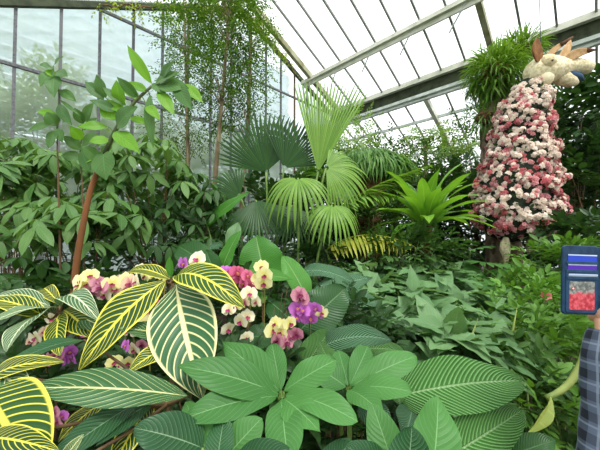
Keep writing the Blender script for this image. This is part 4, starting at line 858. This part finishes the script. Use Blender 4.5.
# dark leaves between blossoms
mb = MB(); N = 420; y = rg.uniform(88, 240, N); a = rg.uniform(0, 2*PI, N); r = np.interp(y, prof_y, prof_r)*px*.93; cx = np.array([P(np.interp(v_, prof_y, prof_x), v_, Yf) for v_ in y])
out = np.stack([np.cos(a), np.sin(a), np.full(N, .2)], 1); mb.leaves(T['ellip'], cx+out*r[:, None]*np.array([1, 1, 0]), norm2(out+rg.normal(0, .6, (N, 3))), out, .07, .035); o = mb.build('foliage', M_dark, rt)
mb = MB(); a0 = P(541, 64, Yf); mb.tube([a0, V(a0[0], a0[1], H+roof2(10.9)+.0 if False else 5.6)], .005, 5); mb.build('hanging_wire', steel, rt)
# ------------------------------------------------------------ small flowers, shoots and bract stem
for i, (x, y, Y, lab) in enumerate(((544, 296, 1.9, 'pink flower just left of the phone case, on a low leafy bush'), (578, 254, 2.6, 'small coral flower peeping above the phone case'))):
    c = P(x, y, Y); b = V(c[0], c[1]+.05, 0); rt = thing('pink_flower', lab, 'flower', b, 'single flowers on the right'); mb = MB()
    for k in range(7): a = 2*PI*k/7; mb.leaves(T['petal'], c, V(math.cos(a), -.5, math.sin(a)*.6+.35), V(0, -1, .5), .045, .035)
    mb.build('petals', BL['c'], rt); mb = MB(); mb.tube([b, c], .004, 5); mb.build('stem', gstem, rt)
M_br = leafmat('bract', 'a9c070', 'c3d492', n=3, k=0, rough=.5, vs=.2, trans=.4); shoot = plain('olive_shoot', '5f7436', '8b9650', .5, 12)
b = P(600, 640, .9); b[2] = 0; rt = thing('bract_stem', 'thick curved olive stem with one hanging pale green bract, beside the plaid sleeve', 'plant', b)
mb = MB(); pp = [b, P(596, 420, .98), P(588, 348, 1.0), P(584, 352, 1.0), P(578, 372, 1.0), P(566, 388, 1.0), P(552, 396, 1.0), P(545, 398, 1.0)]
ip = np.concatenate([bez(b, P(600, 430, .98), P(586, 345, 1.0), 12), bez(P(585.5, 350, 1.0), P(584, 384, 1.0), P(549, 398, 1.0), 12)])
mb.tube(bez(P(586, 338, 1.0), P(582, 386, 1.0), P(546, 398, 1.0), 16), [.008, .011, .009], 10); mb.tube(bez(b, P(600, 430, 1.02), P(582, 364, 1.0), 12), .009, 8); mb.build('stem', shoot, rt)
mb = MB(); heroleaf(mb, P(551, 397, .99), P(528, 432, .95), 15*1/F, 'ellip', (.6, -1, .4), .09, .5); mb.build('bract', M_br, rt)
for i, (pa, lab) in enumerate(((((517, 308, 1.6), (513, 330, 1.6), (503, 356, 1.6), (500, 600, 1.6)), 'bare pointed green shoot rising right of the heart-leaved bank'), (((478, 318, 1.5), (472, 336, 1.5), (454, 362, 1.5), (448, 600, 1.5)), 'bare pointed green shoot leaning right in front of the heart-leaved bank'))):
    q = [P(*p_) for p_ in pa]; q[-1][2] = 0; rt = setp((lambda m_: (m_.tube(np.array(q[::-1]), [.007, .007, .006, .001], 8), m_.build('bare_shoot', shoot, None, loc=q[-1]))[1])(MB()), lab, 'shoot', 'bare shoots')
# limp yellowing leaf and red twig on the right
b = P(545, 520, 1.9); b[2] = 0; mb = MB(); mb.tube([b, P(544, 330, 1.9), P(543, 312, 1.9)], [.01, .007], 6)
setp(mb.build('bare_twig', redstem, None, loc=b), 'short reddish bare twig standing left below the phone case', 'twig')
q0, q1 = P(566, 226, 3.2), P(590, 241, 3.0); mb = MB(); mb.tube([q0, q1], .012, 8); mb.tube([V(q1[0], q1[1], 0), q1], .012, 8)
setp(mb.build('white_cane', plain('white_plastic', 'c9c9c4', 'dedede', .4, 5), None, loc=V(q1[0], q1[1], 0)), 'thin white cane slanting above the phone case beside the blossoms', 'cane')
# ------------------------------------------------------------ phone case
Yp = .62; def_c = lambda x, y, d=0: P(x, y, Yp+d)
c = P(580, 276, Yp); W_, H_ = .078, .146; xa = nrm(V(1, .04, .0)+V(0, 0, -.035)); ya = nrm(np.cross(V(0, 1, 0), xa)*-1); ya = ya if ya[2] > 0 else -ya; za = np.cross(xa, ya)  # za faces the camera
za = za if za[1] < 0 else -za; R_ = np.stack([xa, ya, za], 1); tl = P(562, 245, Yp); cc = tl+xa*W_/2-ya*H_/2
def loc(x, y, z): return cc+xa*x+ya*y+za*z
def rbox(mb, x0, x1, y0, y1, z0, z1, r, mi=0, n=5, sh=lambda x: 0):
    out = []
    for (cx_, cy_, a0) in ((x1-r, y1-r, 0), (x0+r, y1-r, 90), (x0+r, y0+r, 180), (x1-r, y0+r, 270)):
        for k in range(n+1):
            a = math.radians(a0+90*k/n); out.append((cx_+r*math.cos(a), cy_+r*math.sin(a)))
    m = len(out); e = min(.0012, r*.4, (z1-z0)*.4)
    rings = [(z0, e), (z0+e, 0), (z1-e, 0), (z1, e)]; vs = []; mx, my = (x0+x1)/2, (y0+y1)/2
    for z, ins in rings:
        for x, y in out: vs.append(loc(x-(x-mx)/abs(x1-x0)*2*ins, y-(y-my)/abs(y1-y0)*2*ins, z))
    fs = [[i*m+k, i*m+(k+1) % m, (i+1)*m+(k+1) % m, (i+1)*m+k] for i in range(3) for k in range(m)]
    mb.add(vs, fs, None, mi); s = mb.n-4*m
    mb.f.append(np.array([[s+k for k in range(m)][::-1]])); mb.mi.append(np.array([mi])); mb.f.append(np.array([[s+3*m+k for k in range(m)]])); mb.mi.append(np.array([mi]))
leather = plain('navy_leather', '142c45', '1d3b56', .55, 60, .1); leath2 = plain('navy_leather_pocket', '19344f', '224460', .55, 60, .1)
rt = thing('phone_case', 'navy wallet phone case with coloured cards and clear window, held at the right edge', 'phone case', loc(0, -H_/2, 0))
mb = MB(); rbox(mb, -W_/2, W_/2, -H_/2, H_/2, -.003, .003, .008); mb.build('cover', leather, rt, smooth=False)
def ys(f): return H_/2-H_*f   # f: fraction from the top
mb = MB(); rbox(mb, -W_/2+.006, W_/2-.003, -H_/2+.004, ys(.36), .003, .0048, .004); mb.build('window_pocket', leath2, rt, smooth=False)
for (f0, f1, col, nm, lab) in ((.13, .24, '1d3fb8', 'card', 'blue card'), (.27, .36, '4b1fa0', 'card', 'purple card'), (.41, .455, '8c98a3', 'card', 'grey card edge')):
    mb = MB(); z0 = .0032 if f0 < .4 else .005
    rbox(mb, -W_/2+.010, W_/2-.004, ys(f1), ys(f0), z0, z0+.0008, .002); o = mb.build(nm, plain('card_'+col, col, None, .35, 5, spec=.5), rt, smooth=False); o['label'] = lab
    mb = MB(); rbox(mb, -W_/2+.010, W_/2-.004, ys(f0+.018), ys(f0), z0+.0008, z0+.0012, .0008); mb.build('card_rim', plain('card_rim', 'a9b9d8', 'c0cbe0', .4, 5), o, smooth=False)
    mb = MB(); rbox(mb, -W_/2+.006, W_/2-.003, ys(f1+.03), ys(f1-.01), .0046 if f0 < .4 else .0062, .0056 if f0 < .4 else .007, .0015); mb.build('slot_edge', leath2, rt, smooth=False)
mb = MB(); rbox(mb, -W_/2+.012, W_/2-.010, ys(.93), ys(.52), .0049, .0055, .003)
g = NT('window_photo'); ob = g.n('TexCoord').outputs['Object']; sp = g.n('SeparateXYZ', {0: ob}); nz = g.noise(140, 5, ob); n2 = g.noise(60, 2, ob)
f_ = g.rng(g.math('ADD', sp.outputs[2], g.math('MULTIPLY', n2, .03)), .058, .066, 1.0, 0.0)
grey = g.mix(g.rng(nz, .35, .65), hexc('5d6260'), hexc('9a9c94')); red = g.mix(g.rng(nz, .35, .65), hexc('a8323a'), hexc('d2606a'))
ph = g.end(g.n('BsdfPrincipled', {'Base Color': g.mix(f_, grey, red), 'Roughness': .25}).outputs[0]); wn = mb.build('clear_window', ph, rt, smooth=False); wn['label'] = 'clear window over a grey and red picture card'
mb = MB(); x0, y0 = -W_/2+.017, ys(.60); rbox(mb, x0, x0+.006, y0-.006, y0, .0055, .0058, .0006); o = mb.build('emblem', plain('emblem_red', 'c4202a', None, .4), wn, smooth=False)
mb = MB(); rbox(mb, x0+.001, x0+.005, y0-.0037, y0-.0023, .0058, .006, .0003); rbox(mb, x0+.0023, x0+.0037, y0-.005, y0-.001, .0058, .006, .0003); mb.build('emblem_cross', plain('emblem_white', 'e8e8e4', None, .4), wn, smooth=False)
# second half of the folio with the phone, turned towards its owner
mb = MB(); xb = W_/2+.012; rbox(mb, xb, xb+W_, -H_/2, H_/2, -.004, .003, .008); mb.build('back_cover', leather, rt, smooth=False)
mb = MB(); rbox(mb, W_/2-.001, xb+.001, -H_/2+.002, H_/2-.002, -.002, .001, .002); mb.build('spine', leather, rt, smooth=False)
mb = MB(); rbox(mb, xb+.003, xb+W_-.003, -H_/2+.003, H_/2-.003, .003, .011, .008); phn = mb.build('phone_body', plain('black_plastic', '0c0d10', '15161a', .3, 5), rt, smooth=False)
mb = MB(); rbox(mb, xb+.006, xb+W_-.006, -H_/2+.008, H_/2-.008, .011, .0114, .005); mb.build('screen', plain('dark_screen', '1d2a20', '2a3a2a', .08, 20, spec=.6), phn, smooth=False)
# ------------------------------------------------------------ person holding it
g = NT('plaid_flannel'); uv = g.n('UVMap').outputs[0]; sp = g.n('SeparateXYZ', {0: uv}); u, v = sp.outputs[0], sp.outputs[1]
def band(x, per, a, b): return g.math('MULTIPLY', g.math('GREATER_THAN', g.math('FRACT', g.math('MULTIPLY', x, per)), a), g.math('LESS_THAN', g.math('FRACT', g.math('MULTIPLY', x, per)), b))
s1 = g.math('MULTIPLY', g.math('ADD', band(u, 6.0, .1, .55), band(v, 26.0, .1, .55)), .5); s2 = g.math('MAXIMUM', band(u, 6.0, .7, .78), band(v, 26.0, .7, .8))
col = g.mix(s1, hexc('566072'), hexc('151a28')); col = g.mix(g.math('MULTIPLY', s2, g.math('MULTIPLY', nz, .9)), col, hexc('8e99a8')); nz = g.noise(70, 3, g.n('TexCoord').outputs['Object'])
bp = g.n('Bump', {'Strength': .3, 'Distance': .003, 'Height': nz}).outputs[0]; plaid = g.end(g.n('BsdfPrincipled', {'Base Color': col, 'Roughness': .95, 'Normal': bp}).outputs[0])
skin = plain('skin', 'c79274', 'd6a588', .5, 12, .05, spec=.3); hairm = plain('brown_hair', '2e2018', '463225', .7, 60, .5, (1, 1, .1)); jeans = plain('dark_jeans', '1f2a3d', '2b3850', .9, 40)
def skinmesh(name, verts, edges, radii, m, parent, sub=2, rootv=0):
    off = offset(parent); me = bpy.data.meshes.new(name); me.from_pydata([tuple(V(*q)-off) for q in verts], edges, []); o = bpy.data.objects.new(name, me); C.objects.link(o); o.parent = parent
    md = o.modifiers.new('skin', 'SKIN'); md.use_smooth_shade = True
    sv = me.skin_vertices[0].data
    for i, r in enumerate(radii): sv[i].radius = (r, r) if np.ndim(r) == 0 else r
    sv[rootv].use_root = True; s = o.modifiers.new('sub', 'SUBSURF'); s.levels = s.render_levels = sub
    dg = bpy.context.evaluated_depsgraph_get(); ev = bpy.data.meshes.new_from_object(o.evaluated_get(dg)); o.modifiers.clear(); o.data = ev
    ev.materials.clear(); ev.materials.append(m)
    for p_ in ev.polygons: p_.use_smooth = True
    return o
hb = loc(xb+W_*.35, -H_/2+.01, -.02)                    # the palm, behind the phone half
wrist = P(611, 334, .60); elbow = P(618, 480, .56); sh = V(.86, .22, 1.36); px0 = .98; py0 = .10
rt = thing('person', 'person in a plaid sleeve holding up the phone case', 'person', V(px0, py0, 0))
B_ = [(px0, py0, .95), (px0, py0, 1.12), (px0, py0, 1.30), (px0-.01, py0, 1.42), (px0-.01, py0+.01, 1.50), (px0-.01, py0+.04, 1.58), (px0-.01, py0+.05, 1.68),
      sh, elbow, wrist, hb, (px0+.19, py0, 1.40), (px0+.25, py0+.02, 1.14), (px0+.23, py0+.14, .92), (px0+.22, py0+.2, .84),
      (px0-.09, py0, .90), (px0-.10, py0+.02, .50), (px0-.10, py0, .09), (px0-.10, py0+.13, .04), (px0+.09, py0, .90), (px0+.10, py0+.02, .50), (px0+.10, py0, .09), (px0+.10, py0+.13, .04)]
Ed = [(0, 1), (1, 2), (2, 3), (3, 4), (4, 5), (5, 6), (3, 7), (7, 8), (8, 9), (9, 10), (3, 11), (11, 12), (12, 13), (13, 14), (0, 15), (15, 16), (16, 17), (17, 18), (0, 19), (19, 20), (20, 21), (21, 22)]
Ra = [(.13, .1), (.12, .09), (.14, .1), (.10, .08), .05, (.075, .09), (.07, .085), .055, .040, .024, (.035, .018), .055, .042, .026, (.03, .02), .085, .06, .04, .035, .085, .06, .04, .035]
body = skinmesh('body', B_, Ed, Ra, skin, rt)
wr = np.array(wrist); up_ = nrm(hb-wr)
for k in range(4):           # four fingers curled round the edge of the phone half
    a = loc(xb+W_*.75, -H_/2+.018+.021*k, -.02); b1 = loc(xb+W_+.012, -H_/2+.022+.021*k, -.012); b2 = loc(xb+W_+.012, -H_/2+.026+.021*k, .014); b3 = loc(xb+W_-.010+.004*(k == 3), -H_/2+.028+.021*k, .019)
    f = skinmesh('finger', [hb, a, b1, b2, b3], [(0, 1), (1, 2), (2, 3), (3, 4)], [.012, .0095, .009, .0085, .0075], skin, body, 1)
tb = [hb, loc(xb-.004, -H_/2-.012, -.016), loc(xb-.010, -H_/2+.004, .010), loc(xb+.006, -H_/2+.03, .018)]
skinmesh('thumb', tb, [(0, 1), (1, 2), (2, 3)], [.016, .012, .0105, .009], skin, body, 1)
# sleeve with soft wrinkles
def cloth(name, path, rad, n, m, parent, amp, seed, label=None, flat=1, lines=9):
    pts = np.asarray(path, float); t = np.gradient(pts, axis=0); t = norm2(t); a = nrm(np.cross(t[0], V(0, 1, .2))); vs = []; us = []; L = 0; rg_ = np.random.default_rng(seed); k_ = rg_.uniform(0, 6, 8)
    for i in range(len(pts)):
        a = nrm(a-t[i]*np.dot(a, t[i])); b_ = np.cross(t[i], a)
        if i: L += np.linalg.norm(pts[i]-pts[i-1])
        for j in range(n+1):
            th = 2*PI*j/n; w = math.sin(lines*L/.1+k_[0]+1.3*math.sin(th+k_[1]))*.55+math.sin(2.3*lines*L/.1+2*math.sin(2*th+k_[2]))*.35
            r = rad[i]*(1+amp*w); vs.append(pts[i]+a*r*math.cos(th)+b_*r*flat*math.sin(th)); us.append([j/n, L])
    mb = MB(); mb.add(vs, [[i*(n+1)+j, i*(n+1)+j+1, (i+1)*(n+1)+j+1, (i+1)*(n+1)+j] for i in range(len(pts)-1) for j in range(n)], us); o = mb.build(name, m, parent)
    if label: o['label'] = label
    return o
cuff = wr+(V(*elbow)-wr)*-.02; N = 60
fa = np.array([cuff+(V(*elbow)-cuff)*t for t in np.linspace(0, 1, N)]); ua = np.array([V(*elbow)+(sh-V(*elbow))*t for t in np.linspace(0, 1.05, 40)])[1:]
pa = np.concatenate([fa, ua]); M_ = len(pa); sm = pa.copy()
for _ in range(6): sm[1:-1] = (sm[:-2]+sm[1:-1]*2+sm[2:])/4
rr = np.interp(np.arange(M_), [0, 2, 12, N, M_-1], [.034, .038, .046, .058, .075])
sl_ = cloth('shirt_sleeve', sm, rr, 32, plaid, rt, .07, 3, 'blue and grey plaid sleeve', lines=3.2)
ra = np.array([V(px0+.15, py0, 1.40), V(px0+.20, py0, 1.38), V(px0+.245, py0+.01, 1.2), V(px0+.25, py0+.03, 1.12), V(px0+.235, py0+.1, .98), V(px0+.23, py0+.13, .93)])
ri_ = np.stack([np.interp(np.linspace(0, 5, 40), range(6), ra[:, k]) for k in range(3)], 1); cloth('shirt_sleeve', ri_, np.linspace(.08, .042, 40), 24, plaid, rt, .05, 5)
tp_ = np.array([V(px0, py0, z) for z in np.linspace(1.50, .82, 40)]); cloth('shirt', tp_, np.interp(np.linspace(0, 1, 40), [0, .05, .14, .25, .6, 1], [.05, .075, .15, .19, .175, .19]), 40, plaid, rt, .02, 6, flat=.68)
for s in (-1, 1):
    q = np.array([V(px0+s*.085, py0+.01, z) for z in np.linspace(.95, .1, 30)]); cloth('trouser_leg', q, np.linspace(.105, .075, 30), 24, jeans, rt, .03, 9)
    mb = MB(); mb.ball((px0+s*.1, py0+.06, .045), (.05, .14, .045), 14, 8); mb.build('shoe', plain('brown_shoe', '3a281c', '4c3626', .5), rt)
hc = V(px0-.01, py0+.05, 1.66); mb = MB(); mb.ball(hc, (.082, .1, .115), 20, 14); mb.ball(hc+V(0, .1, -.015), (.014, .02, .022), 8, 6)
for s in (-1, 1): mb.ball(hc+V(s*.083, 0, -.01), (.012, .02, .032), 8, 6)
hd_ = mb.build('head', skin, rt)
for s in (-1, 1):
    mb = MB(); mb.ball(hc+V(s*.032, .086, .012), (.014, .012, .009), 10, 6); mb.build('eye', MATS['emblem_white'], hd_)
mb = MB(); mb.ball(hc+V(0, .092, -.055), (.024, .008, .007), 10, 6); mb.build('mouth', plain('lips', 'a05a50', None, .5), hd_)
mb = MB(); mb.ball(hc+V(0, -.018, .022), (.095, .108, .115), 20, 12, lump=.03); mb.build('hair', hairm, rt)
# ------------------------------------------------------------ light and camera
sc = bpy.context.scene
wd = bpy.data.worlds.new('overcast_sky'); sc.world = wd; wd.use_nodes = True; nt = wd.node_tree; nt.nodes.clear()
bg = nt.nodes.new('ShaderNodeBackground'); ou = nt.nodes.new('ShaderNodeOutputWorld'); nt.links.new(bg.outputs[0], ou.inputs[0])
co = nt.nodes.new('ShaderNodeTexCoord'); nz = nt.nodes.new('ShaderNodeTexNoise'); nz.inputs['Scale'].default_value = 2.5; nz.inputs['Detail'].default_value = 4
nt.links.new(co.outputs['Generated'], nz.inputs['Vector']); rp = nt.nodes.new('ShaderNodeValToRGB'); nt.links.new(nz.outputs[0], rp.inputs[0])
rp.color_ramp.elements[0].position = .35; rp.color_ramp.elements[0].color = (.92, .96, 1, 1); rp.color_ramp.elements[1].position = .65; rp.color_ramp.elements[1].color = (1, 1, 1, 1)
nt.links.new(rp.outputs[0], bg.inputs[0]); bg.inputs[1].default_value = SKY
sl = bpy.data.lights.new('sun', 'SUN'); sl.energy = SUN; sl.angle = math.radians(16); sl.color = (1, .98, .93)
so = bpy.data.objects.new('sun', sl); C.objects.link(so); so.rotation_euler = (math.radians(28), math.radians(14), 0); so.location = (0, 0, 12)
cm = bpy.data.cameras.new('camera'); cm.sensor_width = 36; cm.lens = F/600*36; cm.clip_start = .02; cm.clip_end = 300
cam = bpy.data.objects.new('camera', cm); C.objects.link(cam); cam.location = (0, 0, H); cam.rotation_euler = (PI/2+PITCH, 0, 0); sc.camera = cam
vs = sc.view_settings; vs.view_transform = 'Standard'; vs.look = 'None'; vs.exposure = EXPO; vs.gamma = 1; vs.use_curve_mapping = False
sc.cycles.max_bounces = 8; sc.cycles.transparent_max_bounces = 16; sc.cycles.diffuse_bounces = 4; sc.cycles.use_denoising = True; sc.cycles.sample_clamp_indirect = 6
